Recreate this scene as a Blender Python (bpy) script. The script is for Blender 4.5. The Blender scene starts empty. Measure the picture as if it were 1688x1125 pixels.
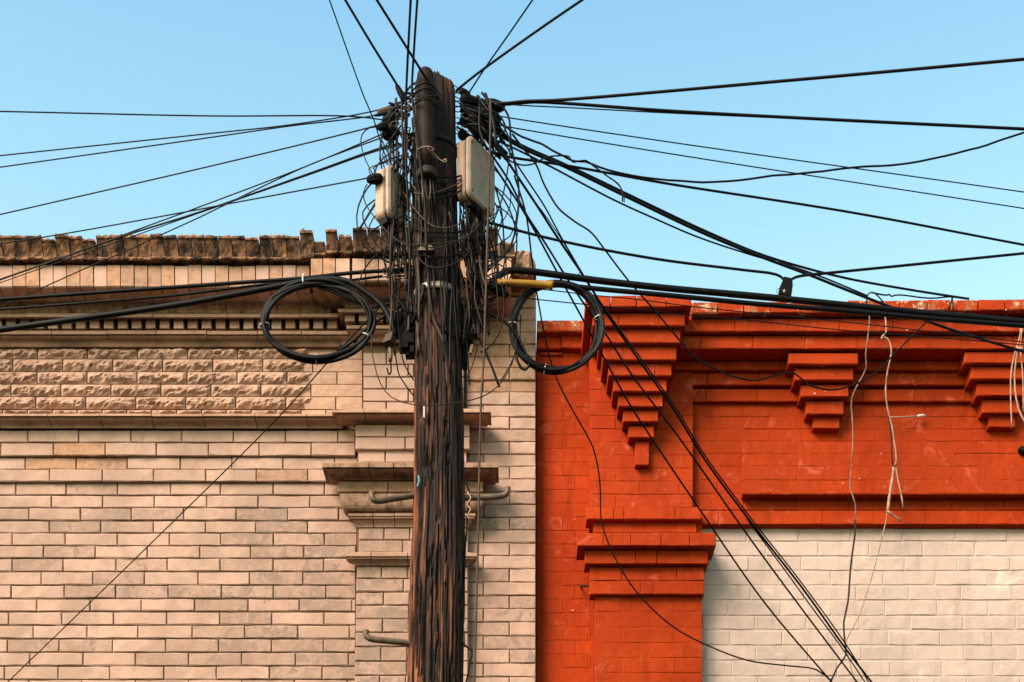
import bpy, math, random
from mathutils import Vector, noise
R = math.radians
rnd = random.Random(7)
S = bpy.context.scene
COL = S.collection

# ------------------------------------------------------------------ camera, light, exposure
CAMH, D, F = 1.6, 8.28, 2318.0        # eye height, metres from the facade, focal length in photo pixels
W_PX, CX, VPY = 1688.0, 844.0, 1900.0
cd = bpy.data.cameras.new('camera'); cam = bpy.data.objects.new('camera', cd); COL.objects.link(cam)
cam.location = (0, -D, CAMH); cam.rotation_euler = (R(90), 0, 0)
cd.sensor_width = 36; cd.lens = F / W_PX * 36; cd.shift_y = (VPY - 562.5) / W_PX
cd.clip_start = 0.05; cd.clip_end = 3000
S.camera = cam
SUN_EL, SUN_AZ = 39, 224              # azimuth clockwise from +Y
wd = bpy.data.worlds.new('World'); S.world = wd; wd.use_nodes = True
nt = wd.node_tree; bg = nt.nodes['Background']
sky = nt.nodes.new('ShaderNodeTexSky'); sky.sky_type = 'NISHITA'; sky.sun_disc = False
sky.sun_elevation = R(SUN_EL); sky.sun_rotation = R(SUN_AZ); sky.altitude = 300
sky.air_density = 1.8; sky.dust_density = 1.0; sky.ozone_density = 1.0
tint = nt.nodes.new('ShaderNodeMix'); tint.data_type = 'RGBA'; tint.blend_type = 'MULTIPLY'; tint.inputs[0].default_value = 1
tint.inputs[7].default_value = (1.0, 1.20, 1.05, 1)
nt.links.new(sky.outputs[0], tint.inputs[6])
tc = nt.nodes.new('ShaderNodeTexCoord'); sx = nt.nodes.new('ShaderNodeSeparateXYZ'); nt.links.new(tc.outputs['Generated'], sx.inputs[0])
mr = nt.nodes.new('ShaderNodeMapRange'); mr.interpolation_type = 'SMOOTHSTEP'; mr.inputs[1].default_value = .40; mr.inputs[2].default_value = .80
nt.links.new(sx.outputs[2], mr.inputs[0])             # the sky deepens from the horizon haze up to the zenith
deep = nt.nodes.new('ShaderNodeMix'); deep.data_type = 'RGBA'; nt.links.new(mr.outputs[0], deep.inputs[0])
deep.inputs[6].default_value = (1.18, 1.08, 1.0, 1); deep.inputs[7].default_value = (.58, .78, .97, 1)
t2 = nt.nodes.new('ShaderNodeMix'); t2.data_type = 'RGBA'; t2.blend_type = 'MULTIPLY'; t2.inputs[0].default_value = 1
nt.links.new(tint.outputs[2], t2.inputs[6]); nt.links.new(deep.outputs[2], t2.inputs[7]); nt.links.new(t2.outputs[2], bg.inputs[0]); bg.inputs[1].default_value = 0.124
sd = bpy.data.lights.new('sun', 'SUN'); sun = bpy.data.objects.new('sun', sd); COL.objects.link(sun)
sd.energy = 4.5; sd.angle = R(34); sd.color = (1.0, 0.795, 0.625)
az, el = R(SUN_AZ), R(SUN_EL)
sdir = Vector((math.sin(az) * math.cos(el), math.cos(az) * math.cos(el), math.sin(el)))
sun.rotation_euler = (-sdir).to_track_quat('-Z', 'Y').to_euler(); sun.location = sdir * 20
vs = S.view_settings; vs.view_transform = 'Standard'; vs.look = 'None'; vs.gamma = 1; vs.exposure = 1.15; vs.use_curve_mapping = False

# ------------------------------------------------------------------ helpers
def P(px, py, d):
    k = (D - d) / F
    return Vector(((px - CX) * k, -d, CAMH + (VPY - py) * k))
WL = {}
def wl(o): return WL[o.name] if o is not None else Vector((0, 0, 0))
def tag(o, label=None, cat=None, group=None, kind=None):
    if label: o['label'] = label
    if cat: o['category'] = cat
    if group: o['group'] = group
    if kind: o['kind'] = kind
    return o
def place(name, me, loc, parent=None, mat=None):
    if mat is not None and not me.materials: me.materials.append(mat)
    o = bpy.data.objects.new(name, me); COL.objects.link(o)
    WL[o.name] = Vector(loc)
    if parent is not None: o.parent = parent
    o.location = Vector(loc) - wl(parent)
    return o
def empty(name, loc, parent=None):
    o = bpy.data.objects.new(name, None); COL.objects.link(o)
    WL[o.name] = Vector(loc)
    if parent is not None: o.parent = parent
    o.location = Vector(loc) - wl(parent); o.empty_display_size = .2
    return o
class MB:
    def __init__(s): s.v = []; s.f = []
    def add(s, vs, fs):
        n = len(s.v); s.v += [Vector(p) for p in vs]; s.f += [tuple(i + n for i in f) for f in fs]; return s
    def box(s, x0, x1, y0, y1, z0, z1):
        return s.add([(x0,y0,z0),(x1,y0,z0),(x1,y1,z0),(x0,y1,z0),(x0,y0,z1),(x1,y0,z1),(x1,y1,z1),(x0,y1,z1)],
                     [(3,2,1,0),(4,5,6,7),(0,1,5,4),(1,2,6,5),(2,3,7,6),(3,0,4,7)])
    def tube(s, pts, r, n=8, cap=True):
        pts = [Vector(p) for p in pts]; m = len(pts); rr = r if isinstance(r, (list, tuple)) else [r] * m
        t = (pts[1] - pts[0]).normalized()
        u = t.orthogonal().normalized(); vv = []
        for i, p in enumerate(pts):
            a = pts[max(i - 1, 0)]; b = pts[min(i + 1, m - 1)]
            t = (b - a).normalized() if (b - a).length > 1e-9 else t
            u = (u - t * u.dot(t)); u = u.normalized() if u.length > 1e-6 else t.orthogonal().normalized()
            w = t.cross(u)
            for k in range(n):
                an = 2 * math.pi * k / n; vv.append(p + (u * math.cos(an) + w * math.sin(an)) * rr[i])
        fs = [(i*n+k, i*n+(k+1)%n, (i+1)*n+(k+1)%n, (i+1)*n+k) for i in range(m-1) for k in range(n)]
        if cap: fs += [tuple(range(n))[::-1], tuple((m-1)*n+k for k in range(n))]
        return s.add(vv, fs)
    def prism(s, poly, axis_pt, ext):          # poly: list of 3d points, extruded by vector ext
        n = len(poly); e = Vector(ext); vv = [Vector(p) for p in poly] + [Vector(p) + e for p in poly]
        return s.add(vv, [tuple(range(n))[::-1], tuple(range(n, 2*n))] + [(i, (i+1) % n, n+(i+1) % n, n+i) for i in range(n)])
    def build(s, name, mat, parent=None, smooth=False):
        c = sum(s.v, Vector()) / len(s.v)
        me = bpy.data.meshes.new(name); me.from_pydata([v - c for v in s.v], [], s.f); me.update()
        if smooth: me.polygons.foreach_set('use_smooth', [True] * len(me.polygons))
        return place(name, me, c, parent, mat)
def spline(pts, step=0.03):
    pts = [Vector(p) for p in pts]
    if len(pts) < 3:
        return [pts[0].lerp(pts[-1], i / 8) for i in range(9)]
    q = [pts[0] * 2 - pts[1]] + pts + [pts[-1] * 2 - pts[-2]]
    out = []
    for i in range(1, len(q) - 2):
        p0, p1, p2, p3 = q[i-1], q[i], q[i+1], q[i+2]
        # centripetal
        t0 = 0; t1 = t0 + max((p1-p0).length, 1e-5) ** .5; t2 = t1 + max((p2-p1).length, 1e-5) ** .5; t3 = t2 + max((p3-p2).length, 1e-5) ** .5
        n = max(2, min(16, int((p2 - p1).length / step)))
        for k in range(n):
            t = t1 + (t2 - t1) * k / n
            a1 = p0*((t1-t)/(t1-t0)) + p1*((t-t0)/(t1-t0)); a2 = p1*((t2-t)/(t2-t1)) + p2*((t-t1)/(t2-t1)); a3 = p2*((t3-t)/(t3-t2)) + p3*((t-t2)/(t3-t2))
            b1 = a1*((t2-t)/(t2-t0)) + a2*((t-t0)/(t2-t0)); b2 = a2*((t3-t)/(t3-t1)) + a3*((t-t1)/(t3-t1))
            out.append(b1*((t2-t)/(t2-t1)) + b2*((t-t1)/(t2-t1)))
    out.append(pts[-1]); return out

# ------------------------------------------------------------------ materials
class G:
    def __init__(s, name):
        s.m = bpy.data.materials.new(name); s.m.use_nodes = True; s.t = s.m.node_tree; s.b = s.t.nodes['Principled BSDF']
        s.b.inputs['Specular IOR Level'].default_value = .3
    def n(s, ty, **kw):
        nd = s.t.nodes.new(ty)
        for k, v in kw.items(): setattr(nd, k, v)
        return nd
    def put(s, sock, v):
        if hasattr(v, 'is_output'): s.t.links.new(v, sock)
        else: sock.default_value = v if not isinstance(v, tuple) or len(v) != 3 or sock.type != 'RGBA' else (*v, 1)
    def pos(s): return s.n('ShaderNodeNewGeometry').outputs['Position']
    def obj(s): return s.n('ShaderNodeTexCoord').outputs['Object']
    def rand(s): return s.n('ShaderNodeObjectInfo').outputs['Random']
    def scale(s, vec, sc, off=None):
        m = s.n('ShaderNodeMapping'); s.put(m.inputs['Vector'], vec); m.inputs['Scale'].default_value = sc
        if off is not None: s.put(m.inputs['Location'], off)
        return m.outputs[0]
    def noise(s, vec, sc, det=4, ro=.55, dist=0):
        m = s.n('ShaderNodeTexNoise'); s.put(m.inputs['Vector'], vec); m.inputs['Scale'].default_value = sc
        m.inputs['Detail'].default_value = det; m.inputs['Roughness'].default_value = ro; m.inputs['Distortion'].default_value = dist
        return m.outputs['Fac']
    def vor(s, vec, sc):
        m = s.n('ShaderNodeTexVoronoi'); s.put(m.inputs['Vector'], vec); m.inputs['Scale'].default_value = sc
        return m.outputs['Distance']
    def ramp(s, fac, a, b):                     # smooth 0..1 between a and b
        m = s.n('ShaderNodeMapRange', interpolation_type='SMOOTHSTEP'); s.put(m.inputs[0], fac)
        m.inputs[1].default_value = a; m.inputs[2].default_value = b; return m.outputs[0]
    def mix(s, fac, a, b, mode='MIX'):
        m = s.n('ShaderNodeMix', data_type='RGBA', blend_type=mode); s.put(m.inputs[0], fac); s.put(m.inputs[6], a); s.put(m.inputs[7], b); return m.outputs[2]
    def mul(s, a, b, op='MULTIPLY'):
        m = s.n('ShaderNodeMath', operation=op); s.put(m.inputs[0], a); s.put(m.inputs[1], b); return m.outputs[0]
    def bump(s, h, st, dist=.01):
        m = s.n('ShaderNodeBump'); s.put(m.inputs['Height'], h); m.inputs['Strength'].default_value = st; m.inputs['Distance'].default_value = dist
        s.put(s.b.inputs['Normal'], m.outputs[0])
    def fin(s, col, rough=.85):
        col = s.mix(1.0, col, (.75, .75, .75), 'MULTIPLY')      # overall reflectance level
        s.put(s.b.inputs['Base Color'], col); s.put(s.b.inputs['Roughness'], rough); return s.m

def tan_mat(name, c1, c2, peel=.0, dirt=.0, dirtc=(.10,.055,.03), bump=.35, chip=0):
    g = G(name); p = g.pos(); r = g.rand()
    rv = g.n('ShaderNodeCombineXYZ'); g.put(rv.inputs[0], g.mul(r, 37.)); g.put(rv.inputs[1], g.mul(r, 11.))
    pr = g.n('ShaderNodeVectorMath', operation='ADD'); g.put(pr.inputs[0], p); g.put(pr.inputs[1], rv.outputs[0]); pr = pr.outputs[0]
    col = g.mix(r, c1, c2)
    col = g.mix(g.ramp(g.noise(p, 3.2, 5), .45, .62), col, tuple(x*.86 for x in c2))
    col = g.mix(g.mul(g.ramp(g.noise(pr, 16, 5, .65), .42, .66), .55), col, tuple(x*.70 for x in c1))
    broad = g.mul(g.ramp(g.noise(p, 1.15, 6, .68, .6), .47, .70), .62)          # soft staining that runs across the courses
    col = g.mix(broad, col, tuple(x*.60 for x in c2))
    run = g.ramp(g.noise(g.scale(p, (7, 7, .55)), 1.7, 6, .7), .56, .74)
    col = g.mix(g.mul(run, .38), col, tuple(x*.42 for x in c2))
    if peel:                                     # paint flaked off in islands
        pk = g.ramp(g.noise(pr, 9, 5, .6, .6), 1-peel, 1-peel+.02)
        col = g.mix(pk, col, (.31, .205, .155))
        col = g.mix(g.mul(g.ramp(g.noise(pr, 60, 3), .5, .7), .35), col, (.22,.145,.105))
    if dirt:
        st = g.noise(g.scale(pr, (9, 9, 2.6)), 1.6, 6, .65)
        col = g.mix(g.ramp(st, 1-dirt, 1-dirt+.26), col, dirtc)
        col = g.mix(g.mul(g.ramp(g.noise(p, 26, 5, .7), .46, .66), dirt), col, tuple(x*.4 for x in dirtc))
    # small pits
    col = g.mix(g.mul(g.ramp(g.noise(p, 120, 2, .6), .64, .74), .5), col, (.12,.07,.045))
    h = g.mul(g.noise(pr, 55, 6, .7), g.mul(g.noise(pr, 11, 4), 1.5), 'ADD')
    g.bump(h, bump, .006)
    return g.fin(col, .88)
M = {}
M['tan'] = tan_mat('tan_painted_brick', (.555,.352,.268), (.48,.302,.226), 0, .0)
M['tan_worn'] = tan_mat('tan_worn_brick', (.49,.306,.232), (.42,.26,.195), .45, .0, bump=.55)
M['tan_dull'] = tan_mat('tan_bare_brick', (.42,.262,.195), (.46,.288,.215), .48, .12, bump=.6)
M['tan_stain'] = tan_mat('tan_stained_brick', (.50,.265,.155), (.46,.27,.18), 0, .42, (.30,.15,.075))
M['stone'] = tan_mat('carved_stone', (.50,.30,.205), (.44,.255,.165), 0, .30, (.24,.12,.06), .4)
M['stone_dirty'] = tan_mat('sooty_stone', (.37,.21,.13), (.42,.245,.155), 0, .52, (.08,.042,.022), .6)
M['rock'] = tan_mat('rock_faced_stone', (.56,.34,.24), (.50,.295,.205), 0, .10, (.26,.14,.07), .7)
M['coping'] = tan_mat('weathered_coping_brick', (.36,.165,.08), (.42,.20,.105), 0, .63, (.018,.011,.007), .7)
def mortar_mat():
    g = G('mortar'); p = g.pos()
    col = g.mix(g.ramp(g.noise(p, 5, 5), .35, .65), (.20,.105,.055), (.085,.045,.026))
    g.bump(g.noise(p, 90, 4), .5, .004); return g.fin(col, .95)
M['mortar'] = mortar_mat()
def paint_mat(name, c1, c2, chipc, chip=.30, bump=.4, worn=0, fade=.85):
    g = G(name); p = g.pos(); r = g.rand()
    col = g.mix(g.ramp(g.noise(p, 2.1, 5, .6), .3, .7), c1, c2)
    col = g.mix(g.mul(r, .5), col, tuple(x*.72 for x in c1))
    col = g.mix(g.mul(g.ramp(g.noise(p, .9, 4, .6), .42, .7), .6), col, tuple(x*.62 for x in c1))
    col = g.mix(g.mul(g.ramp(g.noise(g.scale(p, (5, 5, .8)), 2.2, 6, .7), .52, .72), .35), col, tuple(x*.45 for x in c2))
    col = g.mix(g.mul(g.ramp(g.noise(g.scale(p, (14, 14, 4)), 1, 6, .65), .5, .75), .5), col, tuple(x*.62 for x in c2))
    col = g.mix(g.mul(g.ramp(g.noise(p, 6.5, 6, .7, .8), .56, .72), fade), col, tuple(min(1, x*1.05 + .05) for x in c1))
    if chip:
        k = g.mul(g.ramp(g.noise(p, 34, 3, .6, .5), .725, .74), g.ramp(g.noise(p, 2.3, 3), .44, .58))
        col = g.mix(g.mul(k, chip), col, chipc)
    col = g.mix(g.mul(g.ramp(g.noise(p, 70, 3, .6), .66, .74), .6), col, tuple(x*.35 for x in c2))
    if worn:
        col = g.mix(g.ramp(g.noise(p, 12, 6, .7), .50, .60), col, (.30,.125,.06))
        col = g.mix(g.ramp(g.noise(p, 21, 6, .7), .575, .62), col, (.62,.36,.25))
    h = g.mul(g.noise(p, 45, 5, .65), g.mul(g.noise(p, 9, 4), 2.), 'ADD')
    g.bump(h, bump, .006)
    g.b.inputs['Specular IOR Level'].default_value = .1
    return g.fin(col, .8)
RED1, RED2 = (.46,.047,.004), (.32,.026,.0025)
M['red'] = paint_mat('red_paint', RED1, RED2, (.8,.6,.5), 1)
M['red_worn'] = paint_mat('red_worn_paint', RED1, RED2, (.8,.6,.5), 1, .8, 1)
M['cream'] = paint_mat('cream_paint', (.61,.462,.398), (.56,.415,.355), (.2,.12,.08), .6, .35)
def flat(name, c, ro=.5, bumpsc=0, var=0, metal=0, spec=.2):
    g = G(name); g.b.inputs['Specular IOR Level'].default_value = spec; p = g.pos(); col = c
    if var: col = g.mix(g.ramp(g.noise(p, 18, 5, .65), .35, .7), c, tuple(x*(1-var) for x in c))
    if bumpsc: g.bump(g.noise(p, bumpsc, 4), .3, .003)
    g.b.inputs['Metallic'].default_value = metal
    return g.fin(col, ro)
M['cable'] = flat('black_cable', (.005,.0045,.0045), .5, 0, .3, 0, .10)
M['cable_dusty'] = flat('dusty_cable', (.022,.014,.010), .7, 0, .4)
M['cable_grey'] = flat('brown_grey_cable', (.075,.045,.03), .7, 0, .4)
M['black'] = flat('black_plastic', (.004,.0035,.0035), .6, 60, .3, 0, .07)
M['box'] = flat('cream_plastic', (.45,.29,.205), .5, 30, .22)
M['lid'] = flat('grey_cream_plastic', (.36,.265,.20), .45, 30, .25)
M['tie'] = flat('white_plastic', (.58,.52,.46), .5)
M['pale'] = flat('pale_stripped_wire', (.48,.30,.21), .7, 0, .55)
M['twine'] = flat('grey_twine', (.26,.16,.115), .8, 0, .7)
M['yellow'] = flat('yellow_plastic', (.36,.17,.014), .5, 0, .3)
M['steel'] = flat('rusty_galvanised_steel', (.17,.115,.075), .55, 80, .5, .35)
M['band'] = flat('steel_band', (.62,.5,.38), .4, 0, .25, .5)
M['dome'] = flat('closure_plastic', (.022,.012,.008), .65, 40, .5, 0, .10)
M['blue'] = flat('blue_tag_plastic', (.04,.14,.18), .5)
M['asphalt'] = flat('asphalt', (.032,.029,.026), .95, 60, .3)
M['walk'] = flat('concrete', (.065,.055,.045), .9, 40, .3)
M['roof'] = flat('roof_felt', (.16,.13,.11), .95, 20, .3)
def wood_mat():
    g = G('weathered_pole_wood'); p = g.pos()
    lo = g.scale(p, (1, 1, .07)); f = g.noise(lo, 95, 7, .68, .3); f2 = g.noise(g.scale(p, (1,1,.14)), 26, 6, .62, .4)
    col = g.mix(g.ramp(f, .36, .66), (.004,.0025,.002), (.036,.013,.007))
    col = g.mix(g.ramp(f2, .54, .70), col, g.mix(g.ramp(f, .33, .62), (.014,.005,.003), (.20,.066,.028)))
    col = g.mix(g.mul(g.ramp(g.noise(lo, 210, 5, .7), .56, .72), .4), col, (.045,.024,.016))
    at = g.n('ShaderNodeAttribute'); at.attribute_name = 'groove'
    col = g.mix(g.ramp(at.outputs['Fac'], .25, .75), col, (.008,.005,.004))
    at2 = g.n('ShaderNodeAttribute'); at2.attribute_name = 'fresh_lit'
    col = g.mix(at2.outputs['Fac'], col, g.mix(g.ramp(f, .3, .65), (.09,.026,.011), (.34,.11,.045)))  # orange of bare fresh wood, also carrying the lit left side's warm tone
    g.bump(g.mul(f, g.mul(g.noise(lo, 260, 4), .5), 'ADD'), .8, .008)
    return g.fin(col, .9)
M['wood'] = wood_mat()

# ------------------------------------------------------------------ ground
def struct(name, mb, mat): return tag(mb.build(name, mat), kind='structure')
zr = 0.0
struct('road', MB().add([(-400,-400,0),(400,-400,0),(400,400,0),(-400,400,0)], [(0,1,2,3)]), M['asphalt'])
mb = MB(); mb.box(-60, 60, -2.6, 3.0, .004, .14); struct('pavement', mb, M['walk'])

# ------------------------------------------------------------------ masonry builders
BM = {}
def brick_mesh(w, h, dep, bev, jit, var):
    key = (round(w, 3), round(h, 3), round(dep, 3), bev, jit, var)
    if key in BM: return BM[key]
    r = random.Random(hash(key)); w, h = key[0], key[1]
    nx = max(1, min(4, int(w / .05))); b = min(bev, w*.3, h*.3)
    xs = [-w/2 + b + (w-2*b) * i / nx for i in range(nx + 1)]
    j = lambda k=1.: (r.random() - .5) * 2 * jit * k
    front = [[(x + j(.5), j(.5), z + j(.8)) for x in xs] for z in (-h/2 + b, h/2 - b)]
    vv = front[0] + front[1]; m = nx + 1
    fs = [(i, i+1, m+i+1, m+i) for i in range(nx)]
    loop = list(range(m)) + [m + i for i in range(m)][::-1]
    n0 = len(vv)
    oxs = [-w/2] + xs[1:-1] + [w/2] if nx > 1 else [-w/2, w/2]
    ring = [(x + j(.3), b, -h/2 + j(.6)) for x in oxs] + [(x + j(.3), b, h/2 + j(.6)) for x in oxs][::-1]
    vv += ring; L = len(loop)
    fs += [(loop[i], n0+i, n0+(i+1) % L, loop[(i+1) % L]) for i in range(L)]
    n1 = len(vv); vv += [(p[0], dep, p[2]) for p in ring]
    fs += [(n0+i, n1+i, n1+(i+1) % L, n0+(i+1) % L) for i in range(L)]
    me = bpy.data.meshes.new('brick'); me.from_pydata(vv, [], fs); me.update(); BM[key] = me
    return me
OUTS = {}
def brick(parent, x0, x1, y0, y1, d, mats, dep=.05, gap=1.0, bev=.003, jit=.0015, name='brick', dj=.0025):
    a = P(x0 + gap, y1 - gap*.9, d); b = P(x1 - gap, y0 + gap*.9, d)
    w, h = b.x - a.x, b.z - a.z
    if w < .008 or h < .006: return None
    w = round(w, 3); h = round(h, 3)
    mt = mats if not isinstance(mats, (list, tuple)) else rnd.choice(mats)
    me = brick_mesh(w, h, dep, bev, jit, rnd.randrange(4))
    if x1 < -70 or x0 > 1765:                    # outside the photograph: joined per part
        c = (a + b) / 2; q = Vector((c.x, -d + (rnd.random()-.5)*2*dj, c.z))
        OUTS.setdefault((parent.name, mt.name), (parent, mt, MB()))[2].add([v.co + q for v in me.vertices], [tuple(p.vertices) for p in me.polygons]); return None
    if me.materials and me.materials[0] != mt:
        key = (me.name, mt.name)
        if key not in BM: m2 = me.copy(); m2.materials.clear(); m2.materials.append(mt); BM[key] = m2
        me = BM[key]
    c = (a + b) / 2
    return place(name, me, (c.x, -d + (rnd.random()-.5)*2*dj, c.z), parent, mt)
def course(parent, y0, y1, d, x0, x1, joint, mats, pitch=85, **kw):
    """one course of bricks between x0 and x1; joint = list of x or one x from which the pitch runs"""
    if isinstance(joint, (int, float)):
        js = []; k = joint - pitch * math.ceil((joint - x0) / pitch)
        while k < x1: js.append(k + rnd.uniform(-1.5, 1.5)); k += pitch
    else: js = list(joint)
    js = [j for j in js if x0 + 5 < j < x1 - 5]
    xs = [x0] + js + [x1]
    for a, b in zip(xs, xs[1:]):
        mt = mats(a, (y0 + y1) / 2) if callable(mats) else mats
        brick(parent, a, b, y0, y1, d, mt, **kw)
def wall_box(name, x0, x1, y0, y1, d, back, mat, parent, zbase=None):
    a, b = P(x0, y1, d), P(x1, y0, d); mb = MB()
    mb.box(a.x, b.x, -d, back, a.z if zbase is None else zbase, b.z); return mb.build(name, mat, parent)
def moulding(parent, prof, base, xa, xb, joints, mat, lret=False, rret=False, gap=.6, name='moulding_block', jd=.002):
    """prof = [(photo y, offset in front of base)], top to bottom, swept along x with mitred returns"""
    pts = [(o, P(0, y, base + o).z) for y, o in prof]
    wx = lambda px: P(px, 0, base).x
    cuts = [xa] + [j for j in joints if xa + 4 < j < xb - 4] + [xb]
    for i, (p, q) in enumerate(zip(cuts, cuts[1:])):
        L = lret and i == 0; Rr = rret and i == len(cuts) - 2
        x0 = wx(p) + (0 if i == 0 else gap * .0036); x1 = wx(q) - (0 if i == len(cuts) - 2 else gap * .0036)
        sh = rnd.uniform(-jd, jd); rings = []
        if L: rings.append([(x0 - o, -base + .02, z) for o, z in pts])
        rings.append([((x0 - o) if L else x0, -(base + o + sh), z) for o, z in pts])
        rings.append([((x1 + o) if Rr else x1, -(base + o + sh), z) for o, z in pts])
        if Rr: rings.append([(x1 + o, -base + .02, z) for o, z in pts])
        n = len(pts); mb = MB(); vv = [v for r_ in rings for v in r_]
        fs = [(k*n+i2+1, k*n+i2, (k+1)*n+i2, (k+1)*n+i2+1) for k in range(len(rings)-1) for i2 in range(n-1)]
        fs = [f[::-1] for f in fs]
        bk = len(vv); r0 = rings[0]; r1 = rings[-1]
        vv += [(r0[0][0], -base + .02, r0[0][2]), (r0[-1][0], -base + .02, r0[-1][2]), (r1[0][0], -base + .02, r1[0][2]), (r1[-1][0], -base + .02, r1[-1][2])]
        e = (len(rings)-1)*n
        fs += [tuple([bk] + list(range(n)) + [bk+1])]
        fs += [tuple([bk+2] + list(range(e, e+n)) + [bk+3])[::-1]]
        # top and bottom
        tops = [k*n for k in range(len(rings))]; bots = [k*n+n-1 for k in range(len(rings))]
        fs += [tuple([bk] + tops + [bk+2])[::-1], tuple([bk+1] + bots + [bk+3])]
        mb.add(vv, fs); mb.build(name, mat, parent)
def cyma(y0, y1, o0, o1, n=6):                  # S-shaped profile from (y0,o0) down to (y1,o1)
    out = []
    for i in range(n + 1):
        t = i / n; s = t - .16 * math.sin(2 * math.pi * t)
        out.append((y0 + (y1 - y0) * t, o0 + (o1 - o0) * (1 - (1 - s)) if False else o0 + (o1 - o0) * s))
    return out
def cove(y0, y1, o0, o1, n=6):
    return [(y0 + (y1 - y0) * i / n, o1 + (o0 - o1) * (1 - math.sin(math.pi/2 * i / n))) for i in range(n + 1)]
def ovolo(y0, y1, o0, o1, n=7):
    return [(y0 + (y1 - y0) * math.sin(math.pi/2 * i / n), o1 + (o0 - o1) * math.cos(math.pi/2 * i / n)) for i in range(n + 1)]
def rock(parent, x0, x1, y0, y1, d, mat, name='rock_faced_block', amp=.028, flat_from=None):
    a = P(x0 + 1, y1 - .9, d); b = P(x1 - 1, y0 + .9, d); w, h = b.x - a.x, b.z - a.z
    c = (a + b) / 2; nx = max(5, int(w / .016)); nz = 6; sd_ = Vector((rnd.random()*90, rnd.random()*90, rnd.random()*90))
    vv = []
    for k in range(nz + 1):
        for i in range(nx + 1):
            u, v = i / nx, k / nz; x = -w/2 + w*u; z = -h/2 + h*v
            ed = min(u * w, (1-u) * w) / .018; ed = max(0, min(1, ed)); ez = min(v, 1 - v) * h; ez = max(0, min(1, ez / .012))
            rid = .42 + .22 * noise.noise(sd_ + Vector((u*w*18, 0, 0)))
            tr = (v / rid) if v < rid else (1 - v) / (1 - rid)
            q = amp * (.25 + .75 * max(0, tr)) * (1.25 - 1.5 * abs(noise.noise(sd_ + Vector((x*24, 5, z*46))))) - .014 * abs(noise.noise(sd_ + Vector((x*60, 9, z*120))))
            y = -max(0., q) * min(ed, ez)
            if flat_from is not None and P(0,0,d).x*0 + (c.x + x - z*1.3) > flat_from: y *= .08
            if 0 < i < nx and 0 < k < nz: x += (rnd.random()-.5) * .007; z += (rnd.random()-.5) * .004
            vv.append((x, y, z))
    m = nx + 1; fs = [(k*m+i, k*m+i+1, (k+1)*m+i+1, (k+1)*m+i) for k in range(nz) for i in range(nx)]
    fs = [t for f in fs for t in ((f[0], f[1], f[2]), (f[0], f[2], f[3]))]
    ring = list(range(m)) + [k*m+nx for k in range(1, nz+1)] + [nz*m+i for i in range(nx-1, -1, -1)] + [k*m for k in range(nz-1, 0, -1)]
    n0 = len(vv); vv += [(vv[i][0], .05, vv[i][2]) for i in ring]; L = len(ring)
    fs += [(ring[i], n0+i, n0+(i+1) % L, ring[(i+1) % L]) for i in range(L)]
    me = bpy.data.meshes.new(name); me.from_pydata(vv, [], fs); me.update()
    return place(name, me, c, parent, mat)

# ------------------------------------------------------------------ the tan building (left)
tan = tag(empty('brick_building', (P(400, 0, 0).x, 0, 0)), 'tan brick building with dentilled cornice and crumbling coping at left', 'building')
XL = -180; XB = -470                                        # photo x where the bricks stop, left of the frame
mw = lambda *a, **k: wall_box(*a, **k)
t_wall = mw('wall', XB, 883.5, 436, 1200, -.010, 6.0, M['mortar'], tan, zbase=0)
t_roof = MB().box(P(XB,0,0).x + .02, P(883,0,0).x, .36, 5.98, 5.9, 6.0).build('roof', M['roof'], tan)
t_pil = mw('pilaster', 589, 771, 690, 1200, .050, .05, M['mortar'], tan, zbase=0)
t_pil2 = mw('pilaster', 599, 764, 545, 700, .045, .05, M['mortar'], tan)
def field_mat(x, y):
    k = noise.noise(Vector((x * .006, y * .011, 3.3)))
    worn = (x > 360 and y > 830) * .9 + (x > 180 and y > 850) * .25 + k * .9
    if x > 640: worn = .15 + k + (y > 860) * .3
    if worn > .95: return rnd.choice([M['tan_dull'], M['tan_worn'], M['tan_dull']])
    if worn > .5: return rnd.choice([M['tan_worn'], M['tan'], M['tan_dull']])
    return M['tan'] if rnd.random() > .12 else M['tan_worn']
rows = [(710.5,728.5,46,.040),(731,750.5,87.6,.040),(755,773.5,41,.020),(774.5,793,83,.020)]
ys = [(797,815.5,25),(818,836.5,84.7),(838.5,857,47.5),(860,878,81),(880,899,22),(901,919.5,71),(922,941.5,18.6),(944,964,67),(966,985.5,18.6),(988.5,1007,61),(1010.5,1029.5,14.5),(1032,1052,55),(1054.5,1074.5,11),(1077,1097,50),(1099.5,1119.5,7),(1122,1142,48),(1144.5,1165,5),(1167,1188,46)]
for y0, y1, j, d in rows:
    course(t_wall, y0-1, y1+1, d, XB, 586 if y0 < 752 else 590, j, lambda x, y: M['tan'] if rnd.random() > .15 else M['tan_stain'], pitch=85, gap=.68, jit=.0025, bev=.004)
    # solid body behind the two proud strips
mw('stepped_course', XB, 586, 709, 751.5, .030, .0, M['mortar'], t_wall); mw('stepped_course', XB, 589, 754, 794, .010, .0, M['mortar'], t_wall)
for i, (y0, y1, j) in enumerate(ys):
    e = 589 - (y0 > 900) * 2
    course(t_wall, y0-1, y1+1, 0, XB, e, j, field_mat, pitch=85 + i * .18, gap=.65, jit=.0032, bev=.005)
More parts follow.
